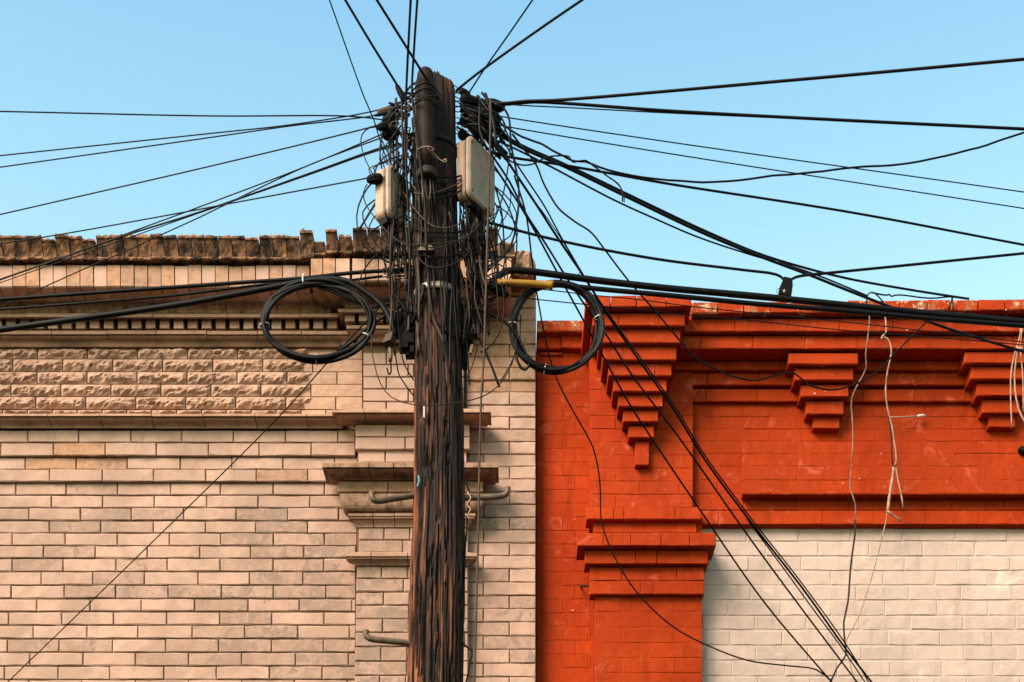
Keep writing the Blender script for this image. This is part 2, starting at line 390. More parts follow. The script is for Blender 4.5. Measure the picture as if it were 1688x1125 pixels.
# pilaster face, below the mouldings
pr = [(871,889.5,633,591),(891.5,911,664,591),(935,953,629,587.5),(955,975,665,587),(977.5,997,632,586.5),(999,1019.5,674,586),(1021.5,1042,631,586),(1044,1065.5,676,585.5),(1067.5,1089,628,584.5),(1091,1112.5,671,584),(1114.5,1136,626,584),(1138,1160,670,584)]
for y0, y1, j, xl in pr:
    course(t_pil, y0-1, y1+1, .06, xl, 772, [j, j + (84 if j > 650 else 43), j+90], field_mat, gap=.65, jit=.003, bev=.005)
pu = [(701,719.5,[636,720],585,.10),(721,740,[668,752],585,.10),(743,762,[635,720],590,.078)]
for y0, y1, js, xl, d in pu:
    course(t_pil, y0-1, y1+1, d, xl, 775 if d > .08 else 770, js, M['tan'], gap=1.0)
mw('pilaster_core', 587, 773, 700, 741, .09, .0, M['mortar'], t_pil); mw('pilaster_core', 591, 769, 742, 763, .066, .0, M['mortar'], t_pil)
course(t_pil, 793.5, 811.5, .128, 556.5, 797, [640, 727], M['tan_stain'], gap=.8); mw('pilaster_core', 558, 796, 793, 812, .12, .0, M['mortar'], t_pil)
# upper pilaster and the right-hand strip
uy = [(582,600.5),(602,620.5),(622.5,640.5),(642.5,661.5),(663.5,675.5)]
for k, (y0, y1) in enumerate(uy):
    course(t_pil2, y0-1, y1+1, .055, 598, 765, [637 + (k % 2) * 44 - 8*(k%2), 722 - (k % 2) * 40], M['tan'], gap=1.0)
sy = [(447,466),(468,486.5),(488.5,507),(509,527.5),(529,547.5),(549,567),(568.5,587),(589,606),(607,625.5),(627,646),(647.5,667),(669,687),(688.5,707),(709,728),(729.5,748),(750,768.5),(770.5,789.5),(791,810),(811.5,830.5),(832.5,852),(854,873),(874.5,894),(896,915.5),(917,937.5),(939,959),(961,981),(983,1003),(1004.5,1025),(1026.5,1047.5),(1049.5,1070),(1071.5,1092.5),(1094.5,1115),(1117,1138),(1140,1161)]
def strip_mat(x, y):
    if y < 640: return M['tan_stain'] if y > 470 else M['stone_dirty']
    return field_mat(x, y)
for k, (y0, y1) in enumerate(sy):
    js = [797] if k % 2 else [840, 755]
    course(t_wall, y0-1, y1+1, .0 if y0 > 607 else .012, 768 if y0 > 540 else 800, 883.6, js, strip_mat, gap=.62, jit=.003, bev=.005)
# rock-faced band
t_rock = mw('rock_faced_band', XB, 598, 572, 683, .020, .0, M['mortar'], tan)
rk = [(573.5,591.5,61.7),(593,612.5,21),(614,633,61),(634.5,653.5,18),(655,674.5,59)]
for y0, y1, j in rk:
    js = []; k = j - 82.4 * 7
    while k < 598: js.append(k); k += 82.4
    js = [XB] + [q for q in js if XB + 8 < q < 590] + [598]
    for a, b in zip(js, js[1:]): rock(t_rock, a, b, y0-1, y1+1, .030, M['rock'], flat_from=P(505, 0, 0).x - P(0, 640, 0).z * 0 + .0)
k = -447
while k < 598:
    rock(t_rock, k, min(k + 41, 598), 675.5, 684, .030, M['rock'], amp=.02, flat_from=P(495,0,0).x); k += 41
# string course
J84 = [6 + 84 * i for i in range(-6, 8)]
moulding(t_wall, [(682.5,.0),(683,.125),(686,.125),(686.3,.113)] + cyma(687,705.5,.108,.055) + [(707,.05),(707,0)], .0, XB, 566, J84, M['stone'])
moulding(t_pil, [(674.5,.0),(676,.135),(680,.135),(680.4,.12)] + cyma(681,697.5,.115,.03) + [(699,.025),(699,0)], .06, 590, 772, [604, 688, 740], M['stone'], True, True)
moulding(t_pil, [(762.5,.0),(763.5,.178),(770.5,.178),(771,.165)] + cyma(772,790.5,.16,.07) + [(792,.065),(792,0)], .06, 588, 772, [572, 613, 653, 700, 742], M['stone_dirty'], True, True)
moulding(t_pil, [(812.5,.0),(813,.095)] + ovolo(814,844.5,.092,.04) + [(846,.035),(846,0)], .06, 589, 771, [640, 700], M['stone_dirty'], True, True)
moulding(t_pil, [(845,.0),(846,.05),(850.5,.05),(851,.042),(854.5,.042),(855,.03)] + cove(856,869,.03,.006) + [(870,0)], .06, 590, 770, [616, 651, 700, 740], M['stone'], True, True)
moulding(t_pil, [(910.5,.0),(912,.06),(917,.06),(917.5,.05),(921,.05),(921.5,.042)] + cove(922,932,.042,.008) + [(933.5,.0)], .06, 588.5, 770, [613, 673, 735], M['stone'], True, True)
# cornice of the left stretch
t_cor = mw('cornice', XB, 560, 517, 572, .055, .0, M['mortar'], tan)
moulding(t_cor, [(545,.0),(545.5,.075),(551,.075),(551.5,.062)] + cyma(552,567,.06,.025) + [(570,.02),(570,0)], .02, XB, 584, [-80, 6, 92, 182, 262, 345, 428, 500], M['stone'])
moulding(t_cor, [(516.5,.0),(517.5,.125),(523,.125),(523.5,.11),(526,.105),(526,0)], .02, XB, 562, [-68, 55, 180, 261, 381, 500], M['stone'])
x = 9 - 23.05 * 20
while x < 555:
    brick(t_cor, x, x + 17, 524.5, 542, .105, [M['stone'], M['tan_stain'], M['tan']], dep=.06, gap=.5, name='dentil', jit=.002, dj=.003); x += 23.05
moulding(t_cor, cove(484,516.5,.20,.085) + [(517.5,.0)], .02, XB, 548, [-100, -16, 48, 132, 213, 296, 378, 461, 540], M['stone_dirty'])
# pilaster part of the cornice
t_cor2 = mw('cornice', 600, 764, 470, 562, .065, .0, M['mortar'], tan)
moulding(t_cor2, [(535.5,.0),(536.5,.085),(541.5,.085),(542,.075)] + cyma(543,560,.07,.02) + [(563,.015),(563,0)], .07, 598, 764, [660, 720], M['stone'], True, True)
moulding(t_cor2, [(508,.0),(509,.125),(514.5,.125),(515,.11),(517,.105),(517,0)], .07, 597, 764, [625, 700], M['tan_stain'], True, True)
x = 568
while x < 795:
    brick(t_cor2, x, x + 17, 515.5, 530, .165, [M['tan'], M['stone']], dep=.09, gap=.5, name='dentil', jit=.0015); x += 23
moulding(t_cor2, cove(474,508,.24,.09) + [(509,0)], .07, 598, 765, [600, 660, 720], M['stone_dirty'], True, True)
# soldier course and coping
t_par = empty('parapet', (P(300,0,.2).x, -.2, P(0, 430, .2).z), tan)
mw('parapet_core', XB, 842, 428, 487, .10, .35, M['mortar'], t_par); mw('parapet_core', XB, 846, 404, 480, -.0, .35, M['roof'], t_par)
mw('parapet_core', 540, 820, 396, 474, .25, .1, M['mortar'], t_par)
mw('parapet_core', XB, 520, 404, 476, .2, .1, M['mortar'], t_par)
def soldier(x0, x1, y0, y1, d, mat, under=.11):
    a, b = P(x0 + .8, y1, d), P(x1 - .8, y0, d); j = lambda: rnd.uniform(-.003, .003); s = rnd.uniform(-.004, .004)
    zlow = P(0, y1, d).z; zb = zlow - .006
    mb = MB(); x0, x1 = a.x, b.x
    prof = [(-d - s + .03, b.z + j()), (-d - s, b.z - .004 + j()), (-d - s, a.z + .006), (-d - s + .006, a.z + j()*.5), (-d + under, zb - .004), (.0, zb), (.0, b.z)]
    n = len(prof); mb.add([(x0 + j()*.3, y, z) for y, z in prof] + [(x1 + j()*.3, y, z) for y, z in prof],
           [tuple(range(n)), tuple(range(2*n-1, n-1, -1))] + [(i, n+i, n+(i+1) % n, (i+1) % n) for i in range(n)])
    return mb.build('soldier_brick', mat, t_par)
x = -1.5 - 22.25 * 21
while x < 500:
    soldier(x, min(x + 22.25, 511), 437 + rnd.uniform(-.5, .5), 473.5, .275, rnd.choice([M['tan'], M['tan_stain'], M['tan_stain']])); x += 22.25
for a, b in [(512,532),(532,553),(553,577),(580,602),(602,624),(624,646),(646,668),(668,690),(690,712),(712,734),(734,756),(756,778),(778,800),(800,822),(822,843.5)]:
    soldier(a, b, 426 + rnd.uniform(-.5, .5), 463.5, .335, rnd.choice([M['tan'], M['tan'], M['tan_stain']]))
def coping(x0, x1, ytop, ybot, d, mat, rough=.006, lip=True):
    zb = P(0, ybot, d).z; zt = P(0, ytop, d + .05).z; h = zt - zb
    a, b = P(x0 + .6, 0, d).x, P(x1 - .6, 0, d).x; sh = rnd.uniform(-.006, .006)
    pf = [(.022,0),(.026,.05),(.024,.11),(.004,.125),(.0,.22),(.006,.36),(.018,.52),(.030,.66),(.037,.76),(.040,.80)]
    if lip: pf += [(.048,.81),(.050,.87),(.046,.94),(.034,1.0)]
    else: pf += [(.036,.9),(.024,1.0)]
    nx = 4; rows_ = []; jag = [rough * (rnd.random() * 2 - 1.2) * 1.7 for _ in range(5)]
    for o, t in pf:
        r_ = []
        for i in range(nx + 1):
            u = i / nx; tap = 0 if t < .85 else (.0022 if i == 0 else -.0022 if i == nx else 0) * (t - .85) / .15 * 1.5
            top = jag[i] if t > .97 else jag[i] * .4 if t > .9 else 0
            r_.append((a + (b - a) * u + tap, -(d + o + sh + rnd.uniform(-.0025, .0025)), zb + h * t + top))
        rows_.append(r_)
    rows_.append([(p[0], -d + .12, p[2] + rnd.uniform(-.006, .002)) for p in rows_[-1]])
    mb = MB(); m = nx + 1; vv = [p for r_ in rows_ for p in r_]
    fs = [(k*m+i, k*m+i+1, (k+1)*m+i+1, (k+1)*m+i) for k in range(len(rows_)-1) for i in range(nx)]
    bk = len(vv); vv += [(a, -d + .12, zb), (b, -d + .12, zb)]
    K = len(rows_)
    fs += [tuple([bk] + [k*m for k in range(K)]), tuple([bk+1] + [k*m+nx for k in range(K)])[::-1], tuple([bk, bk+1] + list(range(m))[::-1])]
    mb.add(vv, fs); return mb.build('coping_brick', mat, t_par)
x = 5 - 22.3 * 21; k = -13
low = {5: 6, 11: 9, 14: 9, 26: 5}
while x < 474:
    coping(x, x + 22.3, 384.5 + rnd.uniform(-1.3, 1.3) + low.get(k, 0)*.8, 432, .285, M['coping'], .005); x += 22.3; k += 1
coping(x, 518, 376, 430, .29, M['coping'], .006)
coping(519, 537.5, 393, 424, .27, M['stone_dirty'], .006, False)
coping(538, 558, 375.5, 422, .33, M['coping'], .004)
coping(559, 581.5, 383, 422, .32, M['coping'], .012, False)
for a, b in [(582,606),(606,628),(628,649),(649,668),(668,690),(690,712),(712,735),(735,757),(757,779),(779,801),(801,822)]:
    coping(a, b, 371 + rnd.uniform(-1, 1.5), 419, .345, M['coping'], .004)
coping(823, 849, 396, 428, .28, M['stone_dirty'], .02, False)
def corner():
    a, b = P(845, 448, .20), P(882.5, 414, .20); mb = MB(); nx, nz = 7, 6; vv = []
    for kz in range(nz + 1):
        for i in range(nx + 1):
            u, v = i / nx, kz / nz
            dep = .06 * math.sin(math.pi * min(1, u * 1.25)) * (1 - v) + .10 * max(0, u - .72) / .28
            vv.append((a.x + (b.x - a.x) * u, -.20 + dep + rnd.uniform(-.006, .006), a.z + (b.z - a.z) * v + (rnd.uniform(-.008, .006) if v == 1 else 0)))
    m = nx + 1; fs = [(q*m+i, q*m+i+1, (q+1)*m+i+1, (q+1)*m+i) for q in range(nz) for i in range(nx)]
    ring = list(range(m)) + [q*m+nx for q in range(1, nz+1)] + [nz*m+i for i in range(nx-1, -1, -1)] + [q*m for q in range(nz-1, 0, -1)]
    n0 = len(vv); vv += [(vv[i][0], .3, vv[i][2]) for i in ring]; L = len(ring)
    fs += [(ring[i], n0+i, n0+(i+1) % L, ring[(i+1) % L]) for i in range(L)] + [tuple(range(n0, n0+L))[::-1]]
    mb.add(vv, fs).build('corner_stone', M['stone_dirty'], t_par)
corner()
moulding(t_par, cove(447,470,.17,.03) + [(471,0)], .0, 846, 883.5, [], M['stone_dirty'])

# ------------------------------------------------------------------ the red building (right)
XR = 2130
red = tag(empty('brick_building', (P(1350, 0, 0).x, 0, 0)), 'red painted brick building with stepped corbels and cream lower wall at right', 'building')
PK = dict(gap=.22, bev=.003, jit=.0022, dep=.03, dj=.0012)
r_wall = mw('wall', 1140, XR, 868, 1200, -.0035, 6.0, M['cream'], red, zbase=0)
r_up = mw('wall', 1130, XR, 500, 868, .0282, .5, M['red'], red)
MB().box(P(885,0,0).x, P(XR,0,0).x, .5, 6.0, 5.6, 5.7).build('roof', M['roof'], red)
r_side = mw('side_strip', 884.6, 978, 550, 1200, -.1018, 6.0, M['red'], red, zbase=0)
r_pil = mw('pilaster', 972.5, 1142, 520, 862, .0882, .4, M['red'], red)
r_sh = mw('pilaster', 981.5, 1157, 860, 1200, .0882, .4, M['red'], red, zbase=0)
cr = [(871,892.5,1317),(894,917,1348),(918.5,941,1320),(942.5,965,1283),(966.5,989.5,1325),(990.5,1015,1286),(1016,1038.5,1329.5),(1040,1064,1291),(1065.5,1088.5,1333),(1090,1114.5,1294),(1116,1139,1336),(1140.5,1164,1298)]
for y0, y1, j in cr: course(r_wall, y0, y1, 0, 1150, XR, j, M['cream'], pitch=86, gap=.3, bev=.0045, jit=.0035, dep=.03, dj=.0016)
pw = [(668,687.5),(688.5,708),(709,728),(729,748),(749,769),(770,792),(793,814),(816,841),(842,864.5)]
for k, (y0, y1) in enumerate(pw):
    d = .030 if y0 < 815 else .034
    course(r_up, y0, y1, d if y0 < 841 else .05, 1141, 1224 if 728 < y0 < 815 else XR, 1183 + (k % 2) * 43, M['red'], pitch=86, **PK)
    if 728 < y0 < 815: course(r_panel if k > 3 else (r_panel := mw('raised_panel', 1225, XR, 728.5, 814.8, .1035, .0, M['red'], red)), y0, y1, .105, 1224, XR, 1270 + (k % 2) * 43, M['red'], pitch=86, **PK)
k = 0; y = 837
while y > 540:
    course(r_pil, y - 21.0, y, .09, 972.5, 1142, [1015 + (k % 2) * 40, 1100 + (k % 2) * 20], M['red'], **PK); y -= 21.6; k += 1
for k, (y0, y1) in enumerate([(984,1008.5),(1009.5,1034.5),(1035.5,1060),(1061,1084.5),(1085.5,1109),(1110,1133),(1134,1157)]):
    course(r_sh, y0, y1, .09, 981, 1157.5, [1026 + (k % 2) * 43, 1112 - (k % 2) * 2 + 20*(k%2)], M['red'], **PK)
y = 582; k = 0
while y < 1150:
    course(r_side, y, y + 22, -.10, 884.6, 974, [928 + (k % 2) * 20], M['red'], **PK); y += 22.6; k += 1
# small coping and course over the side strip
r_par = empty('parapet', (P(1300,0,.3).x, -.3, P(0,505,.3).z), red)
brick(r_par, 884.6, 963.5, 527, 546.5, .0, M['red_worn'], dep=.4, gap=.5, bev=.005, jit=.003)
course(r_side, 553.5, 574.5, -.055, 884.6, 975, [925], M['red'], gap=.5, bev=.004, jit=.002, dep=.06)
brick(r_side, 890, 927, 580.5, 585.5, -.085, M['red_worn'], dep=.03, gap=.3, bev=.003, jit=.002, name='broken_brick')
# coping over pilaster and main wall
course(r_par, 486.5, 506.5, .43, 964.5, 1140.5, [1007, 1049.5, 1099], M['red_worn'] if False else M['red'], gap=.7, bev=.004, jit=.002, dep=.7)
mw('parapet_core', 1145, XR, 503, 600, .04, .4, M['red'], r_par)
mw('parapet_core', 978, 1128, 507, 560, .12, .4, M['red'], r_par)
xs = [1141, 1183.5, 1226.5, 1270, 1313, 1397, 1483, 1529, 1567, 1613, 1657, 1700, 1745, 1790, 1835, 1880, 1925, 1970, 2015, 2060, 2095, 2130]
for a, b in zip(xs, xs[1:]):
    t = (a - 1141) / 547; brick(r_par, a, b, 497.5 - 5*t, 517 - 5.5*t, .315, [M['red_worn'], M['red'], M['red_worn']], dep=.5, gap=.7, bev=.004, jit=.003)
r_cor = empty('cornice', (P(1400,0,.2).x, -.2, P(0,570,.2).z), red)
CK = dict(gap=.2, bev=.004, jit=.0022, dep=.34, dj=.001)
course(r_cor, 526, 546.5, .27, 1128, XR, 1213, M['red'], pitch=86, **CK)
course(r_cor, 554, 575, .235, 1121, XR, 1240, M['red'], pitch=86, **CK)
course(r_cor, 595, 610, .115, 1112, XR, 1200, M['red'], pitch=86, **CK)
course(r_cor, 615, 635, .085, 1100, XR, 1165, M['red'], pitch=86, **CK)
course(r_cor, 641, 662, .060, 1138, XR, 1250, M['red'], pitch=86, **CK)
# corbel stack on the pilaster
r_cb = empty('corbel_stack', (P(1060,0,.2).x, -.2, P(0,640,.2).z), red)
course(r_cb, 516.5, 537, .385, 977, 1129.5, [1020, 1087], M['red'], gap=.18, bev=.004, jit=.002, dep=.4)
cb = [(543,566,988,1122),(571,593.5,994,1115.5),(599,619.5,1003,1107.5),(625,645.5,1011,1099.5),(651,670.5,1019,1092.5),(676,695.5,1027,1085.5),(702,722,1036,1078.5),(727,767,1047,1070.5)]
for k, (y0, y1, a, b) in enumerate(cb):
    course(r_cb, y0, y1, .35 - .031 * k, a, b, [1080] if k in (2,) else [], M['red'], gap=.25, bev=.004, jit=.002, dep=.27, dj=.001, name='corbel')
def bracket(cx_, sh, x_in):
    b0 = empty('corbel_bracket', P(cx_, 640, .1), red)
    for k, (y0, y1, a, b) in enumerate([(582,600.5,1300,1415),(607,627,1310,1407),(634,654.5,1320,1399),(661,683,1329,1391.5),(687.5,706.5,1340,1384.5)]):
        brick(b0, a + x_in, b + x_in, y0 + sh, y1 + sh, .215 - .034 * k, M['red'], dep=.19, gap=.25, bev=.004, jit=.002, name='corbel', dj=.001)
bracket(1358, 0, 0); bracket(1648, -2, 290); bracket(1938, -4, 580)
# capital of the pilaster
r_cap = empty('pilaster_capital', P(1065, 900, .1), red)
course(r_cap, 836, 856.5, .145, 966.5, 1156.5, [1012, 1029, 1113], M['red'], gap=.18, bev=.004, jit=.002, dep=.12)
course(r_cap, 861, 878.5, .11, 978, 1148.5, [1062], M['red'], gap=.18, bev=.004, jit=.002, dep=.09)
course(r_cap, 878.5, 900, .215, 952, 1180.5, [995, 1040, 1090, 1137], M['red'], gap=.18, bev=.004, jit=.002, dep=.2)
course(r_cap, 907, 929.5, .165, 964, 1168, [1048, 1083], M['red'], gap=.18, bev=.004, jit=.002, dep=.13)
course(r_cap, 935, 957.5, .125, 972, 1161, [1025, 1116], M['red'], gap=.18, bev=.004, jit=.002, dep=.09)
course(r_cap, 957.5, 980, .125, 972, 1161, [1056, 1077], M['red'], gap=.18, bev=.004, jit=.002, dep=.09)
MB().tube([P(957,967,-.1), P(957,967,.03), P(971,967,.03)], .0055, 8).build('iron_stub', M['cable_dusty'], r_side)

for par_, mt_, mb_ in OUTS.values(): tag(mb_.build('outer_bricks', mt_, par_), kind='stuff')
# ------------------------------------------------------------------ the pole
PD = 2.0
ptab = [(60,717,32.5),(130,717,33),(350,718.5,35.5),(500,720.5,37.5),(700,723.5,40.5),(860,724,42.5),(930,722,45.5),(1125,717.5,46.5),(1854,717,50)]
def pole_at(py):
    for (a, xa, ra), (b, xb, rb) in zip(ptab, ptab[1:]):
        if py <= b or b == 1854:
            t = min(1, max(0, (py - a) / (b - a))); return xa + (xb - xa) * t, ra + (rb - ra) * t
pole = tag(empty('utility_pole', (P(717,0,PD).x, -PD, 0)), 'dark splintered wooden utility pole carrying all the cables in front of the facades', 'utility pole')
def shaft():
    N = 150; pys = [1854, 1700, 1500, 1300, 1220] + [1180 - 2.6 * i for i in range(399)]
    vv, fs, gr, fr = [], [], [], []; k = (D - PD) / F
    for a, py in enumerate(pys):
        cx_, r_ = pole_at(py); z = max(.12, CAMH + (VPY - py) * k); x0 = (cx_ - CX) * k; rr = r_ * k
        for i in range(N):
            th = 2 * math.pi * i / N; cs, sn = math.cos(th), math.sin(th)
            q = Vector((cs * 3.2, sn * 3.2, z * .9))
            n1 = noise.noise(Vector((cs*13, sn*13, z*1.7))); n2 = noise.noise(Vector((cs*30, sn*30, z*3.6 + 7))); n3 = noise.noise(q)
            tz = max(0, min(1, (py - 430) / 260))        # rougher bark-like splinters lower down
            n4 = noise.noise(Vector((cs*7 + .5*n1, sn*7, z*4.2))) * .7 + noise.noise(Vector((cs*15, sn*15, z*9 + 2*n2))) * .6
            g_ = max(max(0, -(n1 * .6 + n2 * .6) - .12) * 2.6, max(0, n4 - .20 + .22*n2) * 5 * tz, max(0, noise.noise(Vector((cs*22, sn*22, z*.7+3))) - .42) * 9)
            h_ = .0035 * n3 - (.0045 + .0115 * tz) * min(1, g_) + .004 * n2 * tz
            vv.append((x0 + cs * (rr + h_), -PD + sn * (rr + h_), z)); gr.append(min(1, g_) * (.55 + .45 * tz))
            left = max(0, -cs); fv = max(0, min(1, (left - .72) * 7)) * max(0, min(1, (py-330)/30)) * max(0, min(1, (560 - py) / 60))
            fv = max(fv, max(0, min(1, (noise.noise(Vector((cs*6+3, sn*6, z*1.1))) + noise.noise(Vector((cs*17, sn*17+9, z*3)))*.5 + left*.75 - .50) * 4)) * tz * .85)  # fresh wood flakes, weighted left so the sunlit side's warmth is painted in
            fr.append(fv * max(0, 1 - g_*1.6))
    for a in range(len(pys) - 1):
        for i in range(N): fs.append((a*N+i, a*N+(i+1) % N, (a+1)*N+(i+1) % N, (a+1)*N+i))
    top = (len(pys) - 1) * N                          # ragged top
    for i in range(N):
        x_, y_, z_ = vv[top+i]; vv[top+i] = (x_, y_, z_ - .055 * max(0, math.cos(2*math.pi*i/N) - .1) + .02 * noise.noise(Vector((i*.9, 4, 0))) + rnd.uniform(-.006, .012))
    cx_, r_ = pole_at(pys[-1]); c = len(vv)
    ir = []
    for i in range(0, N):
        th = 2*math.pi*i/N; ir.append(len(vv)); vv.append(((cx_-CX)*k + math.cos(th)*r_*k*.55, -PD + math.sin(th)*r_*k*.55, vv[top+i][2] + rnd.uniform(-.012, .022))); gr.append(.3); fr.append(0)
    fs += [(top+i, top+(i+1) % N, ir[(i+1) % N], ir[i]) for i in range(N)] + [tuple(ir)]
    me = bpy.data.meshes.new('shaft'); o0 = wl(pole)
    me.from_pydata([(v[0]-o0.x, v[1]-o0.y, v[2]-o0.z) for v in vv], [], fs); me.update()
    for nm, dat in (('groove', gr), ('fresh_lit', fr)):
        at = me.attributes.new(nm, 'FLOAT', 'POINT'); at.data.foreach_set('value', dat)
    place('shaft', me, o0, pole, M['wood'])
shaft()
def stepbolt(pts, r=.0135):
    mb = MB(); mb.tube(spline(pts, .01), r, 10); mb.build('step_bolt', M['steel'], pole, True)
stepbolt([P(700,814,2.0), P(683,817,2.02), P(650,822,2.06), P(622,826,2.1), P(615,824,2.11), P(613,818,2.11), P(612.5,812,2.11)])
stepbolt([P(745,822,2.0), P(765,821,2.0), P(800,820,2.0), P(825,818,2.0), P(834,815,2.0), P(836.5,810,2.0), P(837,804,2.0)])
stepbolt([P(690,1061,2.03), P(675,1060,2.03), P(640,1057,2.06), P(610,1053,2.08), P(604,1049,2.08), P(603,1044,2.08), P(603.5,1039,2.08)])
def ring(py, w, name, mat, dr=.004, a0=0, a1=360, tilt=0):
    cx_, r_ = pole_at(py); k = (D-PD)/F; mb = MB(); n = 40; c = P(cx_, py, PD); vv = []
    rr = r_*k + dr
    for i in range(n+1):
        th = R(a0 + (a1-a0)*i/n); t_ = tilt*math.cos(th)
        for q, z in ((rr, -w/2), (rr, w/2), (rr-.006, w/2), (rr-.006, -w/2)): vv.append((c.x + math.cos(th)*q, c.y + math.sin(th)*q, c.z + z + t_))
    mb.add(vv, [(i*4+j, (i+1)*4+j, (i+1)*4+(j+1) % 4, i*4+(j+1) % 4) for i in range(n) for j in range(4)])
    return mb.build(name, mat, pole, True)
ring(493, .027, 'steel_band', M['band'], .007)
ring(250, .018, 'steel_band', M['cable_dusty'], .006)
mb = MB(); a = P(703, 412, 2.13); mb.prism([a + Vector((-.022,0,.022)), a + Vector((.022,0,.022)), a + Vector((.036,-.02,-.014)), a + Vector((-.036,-.02,-.014))], None, (0, .05, 0)); mb.build('bolt_plate', M['steel'], pole)
mb = MB(); mb.tube(spline([P(690,785,2.125), P(691,795,2.13), P(688,803,2.13)]), [.003]*8 + [.008]*99 if False else .006, 6); tag(mb.build('plastic_tag', M['blue'], None), 'small blue plastic tag stuck to the left of the wooden pole', 'tag')
mb = MB(); a = P(699, 678, 2.135); mb.box(a.x-.003, a.x+.003, a.y-.002, a.y+.03, a.z-.028, a.z+.024); tag(mb.build('paper_strip', M['tie'], None), 'narrow white strip fixed upright on the pole front', 'strip')

# ------------------------------------------------------------------ splice closure and terminal boxes
sc = tag(empty('splice_closure', P(703, 290, 2.15)), 'dark domed cable splice closure strapped upright to the pole top', 'splice closure')
def cyl(pts, rs, n=24): return MB().tube(pts, rs, n)
ys_ = [114.5,115,116.5,119,123,129,140,200,240,250,283]; rs_ = [2,6,9,11.5,13.5,14.5,15,15.3,14.8,14,13.5]
k_ = (D - 2.16) / F
cyl([P(701.5 + (y-115)*.012, y, 2.16) for y in ys_], [r*k_ for r in rs_]).build('dome', M['dome'], sc, True)
cyl([P(704, y, 2.16) for y in (281,283,286,290,293,295)], [r*k_ for r in (13,15.5,16,15.5,15.8,13)]).build('collar', M['cable_dusty'], sc, True)
for q in range(5):
    x_ = 694 + q * 4.6; MB().tube(spline([P(x_, 290, 2.16), P(x_ + rnd.uniform(-3,3), 312, 2.17), P(x_ + rnd.uniform(-5,5) + 3, 338, 2.16)]), .0032, 6).build('cable_tail', rnd.choice([M['cable_dusty'], M['cable_grey'], M['steel']]), sc, True)
MB().tube(spline([P(688,247,2.20), P(696,243,2.225), P(707,242,2.225), P(716,246,2.2), P(712,248,2.215), P(720,258,2.16), P(728,266,2.15), P(735,262,2.15), P(735,268,2.15), P(726,264,2.15), P(714,256,2.18), P(706,245,2.225)], .01), .0022, 6).build('tie_wire', M['pale'], sc, True)
def rrect(w, h, r, n=5):
    out = []
    for cx_, cz, a0 in ((w-r, r, -90), (w-r, h-r, 0), (r, h-r, 90), (r, r, 180)):
        for i in range(n+1): a = R(a0 + 90*i/n); out.append((cx_ + r*math.cos(a), cz + r*math.sin(a)))
    return out
def term_box(A, h, w, dep, u, label, extra):
    b = tag(empty('terminal_box', A), label, 'terminal box')
    u = Vector((u[0], u[1], 0)).normalized(); v = Vector((-u.y, u.x, 0)); v = v if v.x < 0 else -v   # u: along the lid, v: into the box
    def slab(name, mat, v0, v1, grow, bev):
        o = rrect(w + 2*grow, h + 2*grow, .03 + grow); mb = MB(); n = len(o); vv = []
        for vv_, s in ((v0 + 0, bev), (v0 + bev, 0), (v1 - bev, 0), (v1, bev)):
            for a, z in o:
                aa = (a - grow - w/2) * (1 - 2*s/w) + w/2; zz = (z - grow - h/2) * (1 - 2*s/h) + h/2
                vv.append(A + u*aa + v*vv_ + Vector((0,0,zz - h)))
        fs = [(k*n+i, k*n+(i+1) % n, (k+1)*n+(i+1) % n, (k+1)*n+i) for k in range(3) for i in range(n)] + [tuple(range(n))[::-1], tuple(range(3*n, 4*n))]
        return mb.add(vv, fs).build(name, mat, b)
    slab('lid', M['lid'], 0, .028, .004, .008); slab('body', M['box'], .031, dep, 0, .008)
    slab('gasket', M['black'], .028, .031, -.004, .0)
    mb = MB(); c = A + u*w*.35 + v*dep*.5 + Vector((0,0,-h-.006)); mb.prism([c + u*-.04 + v*-.02, c + u*.05 + v*-.02, c + u*.05 + v*.02, c + u*-.04 + v*.02], None, (0,0,-.02)); mb.build('cable_entry', M['black'], b)
    for q in (.2, .5, .8):
        mb = MB(); c = A + u*w*q + v*(-.001) + Vector((0,0,-h*.5)); mb.prism([c + u*-.0015 + Vector((0,0,-h*.3)), c + u*.0015 + Vector((0,0,-h*.3)), c + u*.0015 + Vector((0,0,h*.3)), c + u*-.0015 + Vector((0,0,h*.3))], None, v*-.002); mb.build('lid_rib', M['lid'], b)
    for q, zq in ((.09,-.1), (.91,-.1), (.09,-.9), (.91,-.9)):
        c = A + u*w*q + Vector((0,0,h*zq)); MB().tube([c + v*.004, c - v*.003], .006, 10).build('screw', M['steel'], b)
    return b
SCREWS = 1
bx1 = term_box(P(775,220,2.12), .265, .19, .078, (.57,.82), 'cream terminal box with grey lid on the right of the pole top', 0)
bx2 = term_box(P(643,267,2.12), .225, .135, .085, (.50,.86), 'cream terminal box behind cables on the left of the pole top', 0)
mb = MB(); a = P(752, 312, 2.0); mb.box(a.x-.02, a.x+.06, a.y-.03, a.y+.04, a.z-.03, a.z+.03); mb.build('mounting_bracket', M['black'], bx1)

